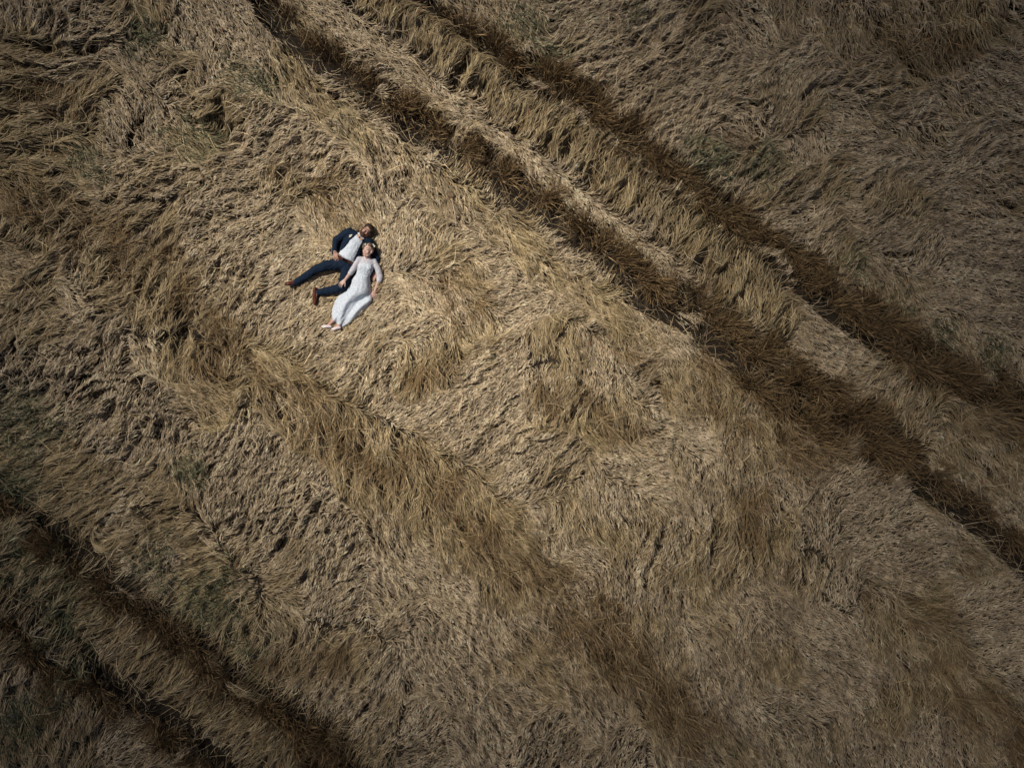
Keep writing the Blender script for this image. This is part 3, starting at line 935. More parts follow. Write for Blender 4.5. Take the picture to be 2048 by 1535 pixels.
def head(bm, c, u, f, s=1.0, male=True):
    """skull, face, nose, brow, lips and ears; u = towards the crown, f = where the face looks"""
    l = f.cross(u).normalized()
    if l.length == 0: l = Vector((1, 0, 0))
    f = u.cross(l).normalized()

    def at(a, b, d): return c + l * a * s + u * b * s + f * d * s
    ell(bm, at(0, .025, -.012), (.074 * s, .092 * s, .092 * s), l, u, f)
    ell(bm, at(0, -.035, .022), (.058 * s, .078 * s, .062 * s), l, u, f)
    section(bm, at(-.028, -.085, .030), at(.028, -.085, .030), .026 * s, .026 * s, up=f)
    ell(bm, at(0, -.098, .048), (.02 * s, .016 * s, .02 * s), l, u, f)
    k = 1.0 if male else 0.0
    for q in (-1, 1):
        section(bm, at(q * .052, -.03, 0), at(q * .030, -.088, .024), .024 * s, .022 * s, up=f)
        ell(bm, at(q * .034, -.030, .060), ((.023 + .004 * (1 - k)) * s, (.022 + .006 * (1 - k)) * s, .016 * s), l, u, f)
        section(bm, at(q * .014, .022, .074 + .004 * k), at(q * .046, .022, .062 + .002 * k), .010 * s, .010 * s, up=f)
        ell(bm, at(q * .031, .002, .067), (.015 * s, .010 * s, .011 * s), l, u, f)
        ell(bm, at(q * .076, -.012, -.008), (.008 * s, .030 * s, .019 * s), l, u, f)
        ell(bm, at(q * .010, -.042, .088), ((.007 + .002 * k) * s, .008 * s, .008 * s), l, u, f)
    section(bm, at(0, .012, .074 + .004 * k), at(0, -.034, .094 + .010 * k), (.007 + .002 * k) * s, (.009 + .003 * k) * s, up=f)
    section(bm, at(-.016, -.063, .076), at(.016, -.063, .076), .008 * s, .008 * s, up=f)
    section(bm, at(-.012, -.073, .074), at(.012, -.073, .074), .008 * s, .008 * s, up=f)
    if not male: ell(bm, at(0, -.02, .036), (.060 * s, .082 * s, .050 * s), l, u, f)
    return at, l, f


SKIN_M = principled("skin", rough=0.5, attr="Col", spec=0.4)
for m_ in (SKIN_M,):
    b_ = m_.node_tree.nodes["Principled BSDF"]
    b_.inputs["Subsurface Weight"].default_value = 0.12
    b_.inputs["Subsurface Radius"].default_value = (0.01, 0.004, 0.002)
    b_.inputs["Subsurface Scale"].default_value = 0.5
NAVY = principled("navy_suit_cloth", (0.006, 0.013, 0.027), 0.9, spec=0.15, noise=(70, (0.011, 0.022, 0.043)))
NAVY_D = principled("navy_lapel_cloth", (0.004, 0.011, 0.026), 0.85, spec=0.15, noise=(70, (0.007, 0.017, 0.038)))
SHIRT_M = principled("pale_shirt_cotton", (0.56, 0.61, 0.66), 0.8, noise=(45, (0.66, 0.70, 0.75)))
LEATHER = principled("tan_brown_leather", (0.085, 0.022, 0.012), 0.3, noise=(35, (0.15, 0.042, 0.022)), spec=0.5)
BELT_M = principled("reddish_leather", (0.22, 0.085, 0.06), 0.4, noise=(60, (0.30, 0.12, 0.085)))
SOLE = principled("dark_shoe_sole", (0.03, 0.018, 0.012), 0.6)
METAL = principled("dull_buckle_metal", (0.35, 0.33, 0.30), 0.35)
METAL.node_tree.nodes["Principled BSDF"].inputs["Metallic"].default_value = 1.0
WOOD = principled("wooden_bow_tie", (0.42, 0.20, 0.09), 0.5, noise=(90, (0.52, 0.27, 0.13)))
KNOT = principled("dark_knot_cloth", (0.015, 0.018, 0.035), 0.7)
HAIR_G = principled("dark_brown_hair", (0.018, 0.009, 0.005), 0.6, noise=(120, (0.045, 0.024, 0.014)))
BEARD_M = principled("auburn_beard", (0.060, 0.024, 0.014), 0.6, noise=(150, (0.12, 0.052, 0.030)))
HAIR_B = principled("light_brown_hair", (0.085, 0.052, 0.030), 0.5, noise=(110, (0.20, 0.13, 0.08)))
BROW = principled("brow_and_lash", (0.05, 0.028, 0.018), 0.7)
PETAL = principled("cream_petal", (0.82, 0.80, 0.68), 0.6)
PETAL_Y = principled("flower_heart", (0.62, 0.50, 0.12), 0.6)
LEAF = principled("sprig_leaf", (0.12, 0.17, 0.07), 0.6)
SATIN = principled("pale_rose_shoe", (0.66, 0.56, 0.54), 0.35, noise=(50, (0.72, 0.62, 0.60)))


def lace_material():
    m = bpy.data.materials.new("white_lace")
    m.use_nodes = True
    nt = m.node_tree
    b = nt.nodes["Principled BSDF"]
    b.inputs["Roughness"].default_value = 0.85
    b.inputs["Sheen Weight"].default_value = 0.2
    tc = nt.nodes.new("ShaderNodeTexCoord")
    vo = nt.nodes.new("ShaderNodeTexVoronoi")
    vo.inputs["Scale"].default_value = 42
    no = nt.nodes.new("ShaderNodeTexNoise")
    no.inputs["Scale"].default_value = 120
    nt.links.new(tc.outputs["Object"], vo.inputs["Vector"])
    nt.links.new(tc.outputs["Object"], no.inputs["Vector"])
    r = nt.nodes.new("ShaderNodeValToRGB")
    r.color_ramp.elements[0].position = 0.1
    r.color_ramp.elements[0].color = (1, 1, 1, 1)
    r.color_ramp.elements[1].position = 0.65
    r.color_ramp.elements[1].color = (0.70, 0.72, 0.75, 1)
    nt.links.new(vo.outputs["Distance"], r.inputs["Fac"])
    at = nt.nodes.new("ShaderNodeAttribute")
    at.attribute_name = "Col"
    mx_ = nt.nodes.new("ShaderNodeMix")
    mx_.data_type = 'RGBA'
    mx_.blend_type = 'MULTIPLY'
    mx_.inputs["Factor"].default_value = 1
    nt.links.new(at.outputs["Color"], mx_.inputs[6])
    nt.links.new(r.outputs["Color"], mx_.inputs[7])
    nt.links.new(mx_.outputs[2], b.inputs["Base Color"])
    bp = nt.nodes.new("ShaderNodeBump")
    bp.inputs["Strength"].default_value = 0.5
    bp.inputs["Distance"].default_value = 0.004
    nt.links.new(no.outputs["Fac"], bp.inputs["Height"])
    nt.links.new(bp.outputs["Normal"], b.inputs["Normal"])
    return m


LACE = lace_material()


def tree_of(objs):
    out = []
    for o in objs:
        me = o.data
        out.append(BVHTree.FromPolygons([v.co for v in me.vertices], [p.vertices for p in me.polygons]))
    return out


def drop(px, py, trees, lift=0.0):
    """the visible surface point under a photo pixel"""
    o = Vector((0, 0, CAM_H))
    d = (P3(px, py, 0.3) - o).normalized()
    best = None
    for t in trees:
        h = t.ray_cast(o, d)
        if h[0] is not None and (best is None or h[3] < best[1]):
            best = (h[0] - d * lift, h[3], h[1])
    if best is None:
        return P3(px, py, 0.32), Vector((0, 0, 1))
    return best[0], best[2]


def cq(x, y): return (550 + x / 6.396, 430 + y / 6.396)


# ======================= the groom
gbase = P3(688, 522, MAT_Z)
groom = empty("person", gbase, "bearded man in navy suit, pale shirt and bow tie lying on his back", "person")
# skeleton points
pelv, waist, chest, shou = P3(689, 526, .355), P3(694.5, 512, .36), P3(706.5, 489, .375), P3(713, 477.5, .37)
nb, nt_ = P3(717, 474, .375), P3(725, 468.5, .385)
hc = P3(734.2, 462.0, .385)
gu, gf = Vector((.72, .69, .06)).normalized(), Vector((-.06, .05, 1)).normalized()
sR, eR, wR = P3(699, 464.5, .36), P3(673, 480.5, .34), P3(669.8, 502.5, .49)
sL, eL, wL = P3(738, 484.5, .35), P3(754, 517, .30), P3(750.0, 545, .285)
hR, kR, aR = P3(681, 524, .35), P3(631.5, 539, .365), P3(592.5, 564.5, .30)
hL, kL, aL = P3(696, 531, .35), P3(684, 574.5, .36), P3(639, 584.5, .31)


def groom_body(bm, g, arms=True, legs=True, torso=True):
    """g = how much thicker than the body itself"""
    if torso:
        chain(bm, [(pelv, (.150 + g, .100 + g)), (waist, (.140 + g, .100 + g)), (chest, (.165 + g, .118 + g)), (shou, (.150 + g, .092 + g))])
        section(bm, sR, sL, .062 + g, .062 + g)
    if arms:
        chain(bm, [(sR, .058 + g), (eR, .043 + g), (wR, .030 + g * .8)])
        chain(bm, [(sL, .058 + g), (eL, .043 + g), (wL, .030 + g * .8)])
    if legs:
        chain(bm, [(hR, .088 + g), (kR, .056 + g), (aR, .040 + g)])
        chain(bm, [(hL, .088 + g), (kL, .058 + g), (aL, .040 + g)])


bm = bmesh.new()
groom_body(bm, 0)
section(bm, nb, nt_, .062, .056)
section(bm, nt_, hc, .056, .05)
at_g, gl, gf = head(bm, hc, gu, gf, 1.02)
hand(bm, wR, Vector((.16, -1, -.10)), Vector((-.1, .1, 1)), -1, 1.0, (0.22, 0.24, 0.26, 0.3), 0.08, 0.8)
hand(bm, wL, Vector((-.03, -1, 0)), Vector((-.1, 0, 1)), 1, 1.0, (0.25, 0.35, 0.45, 0.35), 0.16, 0.6)
for a_, hl_, toe in ((aR, P3(588, 568, .32), P3(575, 567.8, .36)), (aL, P3(632.6, 583, .335), P3(630, 602, .325))):
    section(bm, a_, hl_, .034, .030)
    section(bm, hl_, toe, .028, .020)
me = fuse(bm, .0048, 2)
paint(me, (0.46, 0.27, 0.20), [(at_g(0, -.07, .08), .03, (0.42, .15, .12), .7), (at_g(.04, -.03, .06), .035, (.50, .24, .18), .6), (at_g(-.04, -.03, .06), .035, (.50, .24, .18), .6),
                               (at_g(0, -.035, .10), .02, (.52, .25, .19), .6), (wR, .16, (.50, .27, .20), .5), (wL, .2, (.44, .20, .16), .6)])
b_g = put("body", me, SKIN_M, groom)

bm = bmesh.new()            # hair
ell(bm, at_g(0, .045, -.025), (.090, .092, .092), gl, gu, gf)
ell(bm, at_g(0, .088, .030), (.060, .036, .050), gl, gu, gf)
ell(bm, at_g(.05, .065, .0), (.045, .06, .06), gl, gu, gf)
ell(bm, at_g(-.05, .07, -.005), (.04, .045, .06), gl, gu, gf)
for s_ in (-1, 1): section(bm, at_g(s_ * .077, .03, .0), at_g(s_ * .075, -.02, .012), .012, .010)
me = fuse(bm, .005, 2, .006, 55)
put("hair", me, HAIR_G, groom)
bm = bmesh.new()            # beard and moustache
for s_ in (-1, 1):
    chain(bm, [(at_g(s_ * .074, -.025, .008), .013), (at_g(s_ * .062, -.075, .024), .024), (at_g(s_ * .030, -.104, .050), .026), (at_g(0, -.110, .060), .028)])
    section(bm, at_g(s_ * .002, -.060, .098), at_g(s_ * .034, -.078, .078), .010, .008)
    section(bm, at_g(s_ * .034, -.078, .078), at_g(s_ * .030, -.102, .066), .009, .014)
section(bm, at_g(-.018, -.098, .082), at_g(.018, -.098, .082), .014, .014)
me = fuse(bm, .004, 1, .004, 80)
put("beard", me, BEARD_M, groom)
for s_ in (-1, 1):          # brows and closed lashes
    bm = bmesh.new()
    section(bm, at_g(s_ * .014, .026, .092), at_g(s_ * .052, .026, .078), .0055, .004, up=gf, seg=8)
    put("eyebrow", raw(bm), BROW, groom)
for s_ in (-1, 1):
    bm = bmesh.new()
    section(bm, at_g(s_ * .018, -.004, .0835), at_g(s_ * .046, -.004, .076), .0035, .003, up=gf, seg=8)
    put("eyelash", raw(bm), BROW, groom)

# shirt
bm = bmesh.new()
chain(bm, [(waist, (.162, .120)), (chest, (.178, .132)), (shou, (.158, .104))])
section(bm, sR.lerp(shou, .3), sL.lerp(shou, .3), .072, .072)
section(bm, P3(691.6, 516.8, .366), waist, (.170, .125), (.162, .12), cap=.15)
section(bm, nb, nb.lerp(nt_, .45), .074, .066)
me = fuse(bm, .007, 3, .0055, 14)
shirt = put("shirt", me, SHIRT_M, groom)
me = None
# trousers
bm = bmesh.new()
chain(bm, [(P3(689.6, 522.5, .36), (.160, .114)), (P3(688.5, 527, .355), (.162, .114)), (P3(690, 534, .355), (.12, .10))], cap=.25)
chain(bm, [(P3(681, 528.5, .352), .100), (P3(655, 530, .365), .088), (kR, .070), (P3(611, 552.5, .345), .068), (P3(594.0, 563.5, .315), .060)])
chain(bm, [(P3(695.5, 533.5, .355), .108), (P3(691, 555, .37), .100), (P3(684.5, 573, .365), .084), (P3(668, 579, .36), .072), (P3(640.0, 584, .325), .062)])
me = fuse(bm, .007, 3, 0.009, 12)
trous = put("trousers", me, NAVY, groom)
# belt with its buckle
ax_ = (chest - pelv).normalized()
bc = P3(690.2, 519.6, .364)
bm = bmesh.new()
sd_ = ax_.cross(Vector((0, 0, 1))).normalized()
dp_ = sd_.cross(ax_).normalized()
NB = 48
for off, (w0, w1) in ((-.026, (.172, .131)), (.024, (.172, .131))):
    for q in range(NB):
        an = 2 * math.pi * q / NB
        bm.verts.new(bc + ax_ * off + sd_ * math.cos(an) * w0 + dp_ * math.sin(an) * w1)
bm.verts.ensure_lookup_table()
for q in range(NB):
    bm.faces.new((bm.verts[q], bm.verts[(q + 1) % NB], bm.verts[NB + (q + 1) % NB], bm.verts[NB + q]))
res = bmesh.ops.solidify(bm, geom=bm.faces[:], thickness=-.005)
belt = put("belt", raw(bm), BELT_M, groom)
bt = tree_of([belt])
bp_, bn_ = drop(*cq(905, 605), bt, .003)
bm = bmesh.new()
for a1, b1 in (((-.024, -.024), (.024, -.024)), ((.024, -.024), (.024, .024)), ((.024, .024), (-.024, .024)), ((-.024, .024), (-.024, -.024))):
    section(bm, bp_ + sd_ * a1[0] + ax_ * a1[1], bp_ + sd_ * b1[0] + ax_ * b1[1], .004, .004, seg=8)
section(bm, bp_ - ax_ * 0 + sd_ * -.022, bp_ + sd_ * .02, .003, .003, seg=8)
put("buckle", raw(bm), METAL, belt)

# jacket: the whole coat first, then its front is opened over the shirt
bm = bmesh.new()
chain(bm, [(P3(689, 518, .352), (.176, .108)), (waist, (.180, .122)), (chest, (.196, .138)), (shou, (.168, .110))])
section(bm, sR, sL, .078, .078)
chain(bm, [(sR, .080), (P3(686, 471, .35), .070), (eR, .066), (P3(670.2, 490, .42), .056), (P3(669.7, 500, .475), .046)])
chain(bm, [(sL, .080), (P3(746, 500, .33), .068), (eL, .060), (P3(751, 540, .290), .050)])
section(bm, P3(674, 494, .33), P3(660, 500, .305), (.035, .014), (.014, .008))
section(bm, P3(668, 497, .34), P3(665.5, 508, .31), (.035, .02), (.022, .010))
section(bm, P3(723, 500, .33), P3(708, 528, .30), (.045, .035), (.03, .02))
me = fuse(bm, .007, 3, .0065, 15)
shirt_poly = [cq(*p) for p in ((1070, 225), (1010, 275), (955, 330), (905, 395), (865, 440), (800, 468), (810, 500), (800, 560), (850, 660), (930, 740), (1010, 680), (1000, 600), (1045, 480), (1080, 400), (1115, 335), (1135, 285))]
bm = bmesh.new()
bm.from_mesh(me)


def inside(px, py, poly):
    c = False
    for i in range(len(poly)):
        (x1, y1), (x2, y2) = poly[i], poly[i - 1]
        if (y1 > py) != (y2 > py) and px < (x2 - x1) * (py - y1) / (y2 - y1) + x1:
            c = not c
    return c


def to_px(v):
    s = (CAM_H - v.z) * K / 2048.0
    return v.x / s + 1024.0, 767.5 - v.y / s


kill = [v for v in bm.verts if v.normal.z > -0.1 and v.co.z > .36 and inside(*to_px(v.co), shirt_poly)]
# neck opening and the hem below the belt line
kill += [v for v in bm.verts if v not in kill and (v.co - hc).length < .135]
bmesh.ops.delete(bm, geom=list(set(kill)), context='VERTS')
bmesh.ops.solidify(bm, geom=bm.faces[:], thickness=.005)
jacket = put("jacket", raw(bm), NAVY, groom)
jt = tree_of([jacket])
bm = bmesh.new()            # the two lapels, folded back along the opening
for pts in (((1062, 238), (1005, 268), (962, 316), (925, 362), (890, 408)), ((1140, 300), (1128, 345), (1100, 400), (1072, 460), (1052, 510))):
    sgn = -1 if pts[0][0] < 1100 else 1
    P_ = [drop(*cq(x + sgn * 10, y - 4), jt, .006)[0] for x, y in pts]
    for i in range(len(P_) - 1):
        wv_ = (.020 - .0035 * i)
        section(bm, P_[i], P_[i + 1], (wv_, .006), (wv_ - .0035, .006))
put("lapels", fuse(bm, .004, 2), NAVY_D, jacket)
# boutonniere
bp_, bn_ = drop(*cq(965, 268), jt, .008)


def flower(bm, c, r, n_=5, up=Vector((0, 0, 1)), ph=0.0):
    for k in range(n_):
        an = ph + 2 * math.pi * k / n_
        dv = Vector((math.cos(an), math.sin(an), .25))
        section(bm, c + dv * r * .25, c + dv * r * .8, (r * .22, r * .12), (r * .34, r * .10), up=up, seg=10)


bm = bmesh.new()
flower(bm, bp_, .026)
flower(bm, bp_ + Vector((.02, .012, .004)), .018, 5, ph=.5)
flower(bm, bp_ + Vector((-.012, -.022, .002)), .016, 5, ph=.9)
bout = put("boutonniere", raw(bm), PETAL, groom)
bm = bmesh.new()
ell(bm, bp_ + Vector((0, 0, .008)), (.007, .007, .005))
ell(bm, bp_ + Vector((.02, .012, .010)), (.005, .005, .004))
put("flower_heart", raw(bm), PETAL_Y, bout)
bm = bmesh.new()
for dx, dy in ((-.018, -.05), (-.03, -.035), (-.004, -.045)):
    section(bm, bp_, bp_ + Vector((dx, dy, 0)), (.003, .002), (.006, .002), seg=8)
put("stem", raw(bm), LEAF, bout)
# bow tie
st_ = tree_of([shirt])
c_, _n = drop(*cq(1083, 284), st_, .022)
dx_ = Vector((.68, -.73, 0)).normalized()
up_ = Vector((.73, .68, 0)).normalized()
for nm, mt_ in (("bow_tie", WOOD), ("knot", KNOT)):
    bm = bmesh.new()
    if nm == "bow_tie":
        for s_ in (-1, 1):
            vs_ = []
            for zz in (-.006, .006):
                for a1, b1 in ((.010, -.009), (.058, -.025), (.062, 0), (.058, .025), (.010, .009)):
                    vs_.append(bm.verts.new(c_ + dx_ * s_ * a1 + up_ * b1 + Vector((0, 0, zz - abs(a1) * .12))))
            bm.faces.new(vs_[:5]); bm.faces.new(vs_[5:])
            for i in range(5): bm.faces.new((vs_[i], vs_[(i + 1) % 5], vs_[5 + (i + 1) % 5], vs_[5 + i]))
        tie = put(nm, raw(bm, False), mt_, groom)
    else:
        section(bm, c_ - up_ * .010 + Vector((0, 0, .004)), c_ + up_ * .010 + Vector((0, 0, .004)), (.013, .009), (.013, .009))
        put(nm, raw(bm), mt_, tie)
bm = bmesh.new()            # collar
for s_ in (-1, 1):
    section(bm, c_ + up_ * .010 + dx_ * s_ * .006 + Vector((0, 0, .000)), c_ + up_ * .030 + dx_ * s_ * .062 + Vector((0, 0, -.035)), (.015, .005), (.014, .005))
put("collar", raw(bm), SHIRT_M, shirt)


def shoe(bm_u, bm_s, heel, toe, up, w=.044, h=.042):
    d = toe - heel
    s = d.normalized().cross(up).normalized()
    section(bm_u, heel + up * .035, heel + d * .42 + up * .032, (w * .78, h), (w * .86, h * .82), up=up)
    section(bm_u, heel + d * .40 + up * .03, heel + d * .72 + up * .018, (w * .86, h * .8), (w, h * .55), up=up)
    section(bm_u, heel + d * .70 + up * .018, toe + up * .012 - d * .04, (w, h * .55), (w * .5, h * .35), up=up)
    section(bm_s, heel - up * .004, heel + d * .35 - up * .004, (w * .82, .010), (w * .7, .009), up=up)
    section(bm_s, heel + d * .35 - up * .004, heel + d * .72 - up * .004, (w * .7, .008), (w * 1.05, .008), up=up)
    section(bm_s, heel + d * .72 - up * .004, toe - up * .004, (w * 1.05, .008), (w * .45, .007), up=up)


def make_shoe(heel, toe, up, parent, m_up, m_sole, w=.044, h=.042, name="shoe"):
    b1, b2 = bmesh.new(), bmesh.new()
    up = (up - (toe - heel).normalized() * up.dot((toe - heel).normalized())).normalized()
    shoe(b1, b2, heel, toe, up, w, h)
    o = put(name, fuse(b1, .005, 3), m_up, parent)
    put("sole", fuse(b2, .004, 2), m_sole, o)
    return o


make_shoe(P3(592, 569.5, .285), P3(570, 567.5, .375), Vector((-.1, .75, .65)), groom, LEATHER, SOLE, .045, .045)
make_shoe(P3(633.0, 577.5, .315), P3(629.3, 609.5, .300), Vector((-.45, .1, .85)), groom, LEATHER, SOLE, .043, .045)
for a_, b2_ in ((aR, P3(587, 567, .32)), (aL, P3(633.5, 583.5, .325))):      # dark socks between cuff and shoe
    bm = bmesh.new()
    section(bm, a_, b2_, .050, .044)
    put("sock", raw(bm), KNOT, groom)

# ======================= the bride
bbase = P3(718, 570, MAT_Z)
bride = empty("person", bbase, "woman in long white lace dress with flowers in her hair lying against the man's side", "person")
bpel, bwai, bche, bsho = P3(719.5, 566, .345), P3(725, 551.5, .345), P3(730.5, 534.5, .365), P3(732.8, 522.5, .36)
bnb, bnt = P3(733.8, 517, .385), P3(735.2, 509, .42)
bh = P3(736.6, 500.2, .455)
bu, bf = Vector((.24, .96, .10)).normalized(), Vector((-.45, -.05, .88)).normalized()
bsR, beR, bwR = P3(718.3, 518.5, .38), P3(704, 541.5, .43), P3(690.3, 559.5, .485)
bsL, beL, bwL = P3(748, 523, .345), P3(760, 552.5, .30), P3(750, 581.5, .285)
bhR, bkR, baR = P3(714, 571, .345), P3(699, 607, .30), P3(664.5, 643, .31)
bhL, bkL, baL = P3(722, 574, .315), P3(703, 611, .29), P3(677, 651, .295)


def bride_torso(bm, g):
    chain(bm, [(bpel, (.150 + g, .095 + g)), (bwai, (.118 + g, .082 + g)), (bche, (.138 + g, .098 + g)), (bsho, (.135 + g, .070 + g))])
    section(bm, bsR, bsL, .046 + g, .046 + g)
    for px_ in (723.5, 737.0):
        ell(bm, P3(px_, 534.5, .425), (.052 + g, .052 + g, .040 + g))


bm = bmesh.new()
bride_torso(bm, 0)
chain(bm, [(bsR, .044), (beR, .034), (bwR, .024)])
chain(bm, [(bsL, .044), (beL, .034), (bwL, .024)])
chain(bm, [(bhR, .074), (bkR, .046), (P3(684, 624, .305), .042), (baR, .031)])
chain(bm, [(bhL, .074), (bkL, .046), (P3(690, 631, .285), .042), (baL, .031)])
section(bm, bnb, bnt, .052, .046)
section(bm, bnt, bh, .046, .045)
at_b, bl, bf = head(bm, bh, bu, bf, 1.08, False)
hand(bm, bwR, Vector((-.72, -.70, -.04)), Vector((0, .05, 1)), -1, .90, (0.12, 0.12, 0.14, 0.2), 0.17, 0.9)
hand(bm, bwL, Vector((-.30, -1, 0)), Vector((.25, 0, 1)), 1, .88, (0.2, 0.25, 0.3, 0.4), 0.10, 0.6)
section(bm, baR, P3(655, 652, .30), .030, .026)
section(bm, P3(655, 652, .30), P3(648, 652.5, .30), .024, .018)
section(bm, baL, P3(672, 655.5, .300), .030, .024)
me = fuse(bm, .0045, 2)
paint(me, (0.56, 0.36, 0.29), [(at_b(0, -.068, .082), .018, (0.50, .20, .18), .6), (at_b(.038, -.03, .06), .03, (.60, .33, .27), .6), (at_b(-.038, -.03, .06), .03, (.60, .33, .27), .6),
                               (bwR, .3, (.60, .40, .33), .5), (bwL, .3, (.52, .30, .25), .5), (baR, .25, (.52, .29, .24), .7), (baL, .25, (.52, .29, .24), .7)])
bride_body = put("body", me, SKIN_M, bride)
for s_ in (-1, 1):          # eyebrows and eyes
    bm = bmesh.new()
    section(bm, at_b(s_ * .016, .027, .084), at_b(s_ * .046, .027, .072), .0035, .0025, up=bf, seg=8)
    put("eyebrow", raw(bm), BROW, bride)
    bm = bmesh.new()
    section(bm, at_b(s_ * .020, .000, .078), at_b(s_ * .042, .000, .072), .005, .004, up=bf, seg=8)
    put("eye", raw(bm), BROW, bride)
bm = bmesh.new()            # hair combed to the side, the rest lying to the right of the head
ell(bm, at_b(.004, .042, -.020), (.086, .085, .088), bl, bu, bf)
ell(bm, at_b(.052, .045, .030), (.050, .066, .056), bl, bu, bf)
section(bm, at_b(.030, .070, .055), at_b(.072, .010, .030), .026, .024)
ell(bm, at_b(-.030, .080, .025), (.040, .022, .040), bl, bu, bf)
section(bm, at_b(.070, .04, .0), at_b(.082, -.035, -.012), .034, .028)
section(bm, at_b(.082, -.035, -.012), at_b(.090, -.085, -.04), .030, .026)
section(bm, at_b(.06, .06, -.05), at_b(.115, .02, -.06), .055, .055)
section(bm, at_b(.115, .02, -.06), at_b(.13, -.06, -.07), .055, .045)
section(bm, at_b(.13, -.06, -.07), at_b(.11, -.12, -.08), .045, .030)
me = fuse(bm, .0045, 2, .005, 50)
bhair = put("hair", me, HAIR_B, bride)
# flower crown
ht = tree_of([bhair])
bm = bmesh.new()
ring = []
cr_pts = ((1150, 385), (1165, 365), (1185, 352), (1212, 346), (1240, 358), (1258, 382), (1270, 402), (1283, 425))
for x, y in cr_pts:
    ring.append(drop(*cq(x, y), ht, .006)[0])
for a_, b2_ in zip(ring[:-1], ring[1:]): section(bm, a_, b2_, .005, .005, seg=8)
crown = put("flower_crown", raw(bm), LEAF, bride)
for i, (x, y, r_) in enumerate(((1156, 374, .014), (1178, 356, .022), (1200, 346, .016), (1222, 349, .012), (1255, 380, .016), (1268, 398, .019), (1281, 420, .017))):
    bm = bmesh.new()
    flower(bm, drop(*cq(x, y), ht, .014)[0], r_ * 1.15, 5, ph=i * .7)
    put("flower", raw(bm), PETAL, crown)


def lace_col(me, f):
    a = me.attributes.new("Col", 'FLOAT_COLOR', 'POINT')
    for i, v in enumerate(me.vertices):
        c = f(v.co)
        a.data[i].color = (*c, 1)


WHITE = (0.72, 0.76, 0.80)
# bodice with three-quarter sleeves
bm = bmesh.new()
section(bm, P3(724.2, 554, .345), bwai, (.130, .094), (.124, .090), cap=.3)
chain(bm, [(bwai, (.122, .088)), (bche, (.148, .106)), (bsho, (.143, .078))])
section(bm, bsR, bsL, .053, .053)
for px_ in (723.5, 737.0):
    ell(bm, P3(px_, 534.5, .425), (.060, .060, .046))
section(bm, bnb.lerp(bsho, .5), bnb, (.085, .055), (.070, .052))
chain(bm, [(bsR, .054), (P3(711, 531, .40), .052), (beR, .048), (P3(700.8, 545.5, .445), .046)])
chain(bm, [(bsL, .054), (P3(755.5, 537, .33), .054), (beL, .055), (P3(758.5, 560.5, .30), .048)])
me = fuse(bm, .006, 3, .0035, 18)
gn = (bche + bwai) * 0.5


def bod_col(p):
    # lace over bare skin on the sleeves and above the bust: a warmer white
    x, y = to_px(p)
    dR = min((p - bsR.lerp(beR, t)).length for t in (0.2, .5, .8, 1.0))
    dL = min((p - bsL.lerp(beL, t)).length for t in (0.2, .5, .8, 1.0, 1.2))
    w_ = max(0, min(1, (.095 - min(dR, dL)) / .03), min(1, (528 - y) / 3) if 715 < x < 752 else 0)
    w_ = min(1, w_)
    return (0.70 - .03 * w_, 0.74 - .11 * w_, 0.78 - .13 * w_)


lace_col(me, bod_col)
put("bodice", me, LACE, bride)

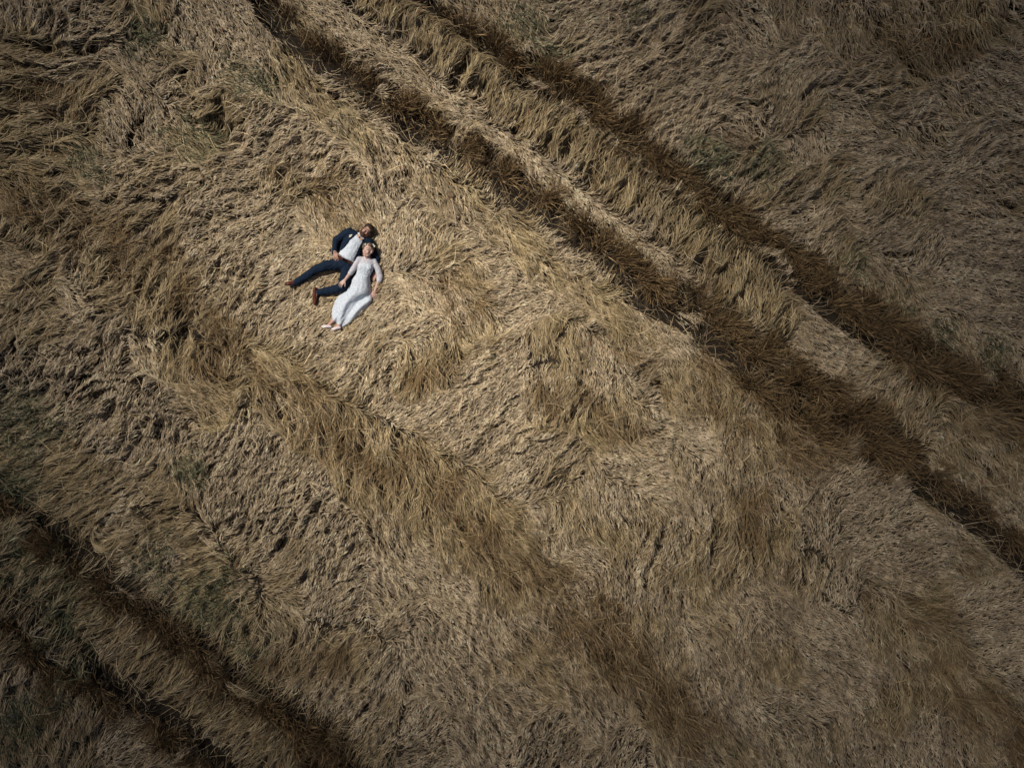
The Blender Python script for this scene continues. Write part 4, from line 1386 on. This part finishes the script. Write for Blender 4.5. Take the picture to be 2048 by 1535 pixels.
# skirt: a draped sheet with body, closed underneath
SEC = [((1010, 765), (1216, 782), .180, .45), ((950, 880), (1226, 900), .190, .45), ((885, 965), (1232, 1005), .185, .42), ((818, 1012), (1236, 1096), .175, .36),
       ((765, 1100), (1196, 1166), .165, .30), ((735, 1190), (1118, 1250), .145, .30), ((722, 1270), (1030, 1325), .115, .34), ((733, 1318), (945, 1392), .085, .42), ((775, 1372), (862, 1430), .045, .5)]
VAL = [1.15, 1.1, .97, .70, .56, .54, .60, .70, .8]       # where the valley between the two folds runs
NR, NCOL = 90, 64
bm = bmesh.new()
rows = []
for i in range(NR + 1):
    t = i / NR * (len(SEC) - 1)
    k = min(int(t), len(SEC) - 2)
    f = t - k
    fs = f
    (a, b, h, pk), (a2, b2_, h2, pk2) = SEC[k], SEC[k + 1]
    lx_, ly_ = a[0] + (a2[0] - a[0]) * f, a[1] + (a2[1] - a[1]) * f
    rx_, ry_ = b[0] + (b2_[0] - b[0]) * f, b[1] + (b2_[1] - b[1]) * f
    hh = h + (h2 - h) * fs
    pkk = pk + (pk2 - pk) * f
    vv = VAL[k] + (VAL[k + 1] - VAL[k]) * f
    ev = min(1, max(0, (t - 1.6) / 1.2))
    edge_n = .9 * mnoise.noise(Vector((t * 2.2, 3, 0)))
    row = []
    for j in range(NCOL + 1):
        v = j / NCOL
        x = lx_ + (rx_ - lx_) * v
        y = ly_ + (ry_ - ly_) * v
        dome = max(0, 1 - (2 * v - 1) ** 2) ** .55
        z = hh * dome * (1 - ev * .25)
        # the legs under the cloth
        z += ev * hh * .32 * math.exp(-((v - pkk) / .20) ** 2) * dome
        # valley, then the loose lobe of cloth at the right
        z -= ev * (1 - .75 * min(1, max(0, (t - 4.6) / 2.6))) * hh * .50 * math.exp(-((v - vv) / .13) ** 2)
        z += ev * hh * .22 * math.exp(-((v - (vv + .26)) / .09) ** 2)
        # pleats running from the waist to the hem
        pl = mnoise.noise(Vector((v * 11, t * .8, 1.5))) * .016 + mnoise.noise(Vector((v * 24 + t, t * 1.6, 7.5))) * .010 + mnoise.noise(Vector((v * 9, t * 3, 4.5))) * .008
        z += pl * min(1, dome * 1.6) * (0.35 + .65 * min(1, t / 4))
        z = max(z, .010)
        row.append(bm.verts.new(Q3(x + edge_n * 2 * (1 if j in (0, NCOL) else 0), y, .262 + z)))
    rows.append(row)
body_tree = tree_of([bride_body])[0]
need = np.zeros((NR + 1, NCOL + 1))
zz_ = np.array([[v.co.z for v in row] for row in rows])
for i in range(NR + 1):
    for j in range(2, NCOL - 1):
        v = rows[i][j].co
        h_ = body_tree.ray_cast(Vector((v.x, v.y, 1.0)), Vector((0, 0, -1)))
        if h_[0] is not None:
            need[i, j] = h_[0].z + .012
zz_ = np.maximum(zz_, need)
for _ in range(14):
    sm = zz_.copy()
    sm[1:-1, 1:-1] = (zz_[1:-1, 1:-1] * 2 + zz_[:-2, 1:-1] + zz_[2:, 1:-1] + zz_[1:-1, :-2] + zz_[1:-1, 2:]) / 6
    zz_ = np.maximum(sm, need)
for i in range(NR + 1):
    for j in range(NCOL + 1):
        rows[i][j].co.z = zz_[i, j]
for i in range(NR):
    for j in range(NCOL):
        bm.faces.new((rows[i][j], rows[i + 1][j], rows[i + 1][j + 1], rows[i][j + 1]))
bot_ = [[bm.verts.new(v.co * 1.0) for v in row] for row in rows]
for row in bot_:
    for v in row: v.co.z = .258
for i in range(NR):
    for j in range(NCOL):
        bm.faces.new((bot_[i][j], bot_[i][j + 1], bot_[i + 1][j + 1], bot_[i + 1][j]))
for i in range(NR):
    for j in (0, NCOL):
        bm.faces.new((rows[i][j], rows[i + 1][j], bot_[i + 1][j], bot_[i][j]))
for j in range(NCOL):
    for i in (0, NR):
        bm.faces.new((rows[i][j], rows[i][j + 1], bot_[i][j + 1], bot_[i][j]))
me = raw(bm)
lace_col(me, lambda p: WHITE)
put("skirt", me, LACE, bride)
for hl, to in ((P3(661.5, 654.5, .29), P3(643.0, 652.5, .315)), (P3(680, 656.5, .285), P3(663.0, 658.5, .31))):
    make_shoe(hl, to, Vector((.0, .35, .95)), bride, SATIN, SATIN, .032, .030)
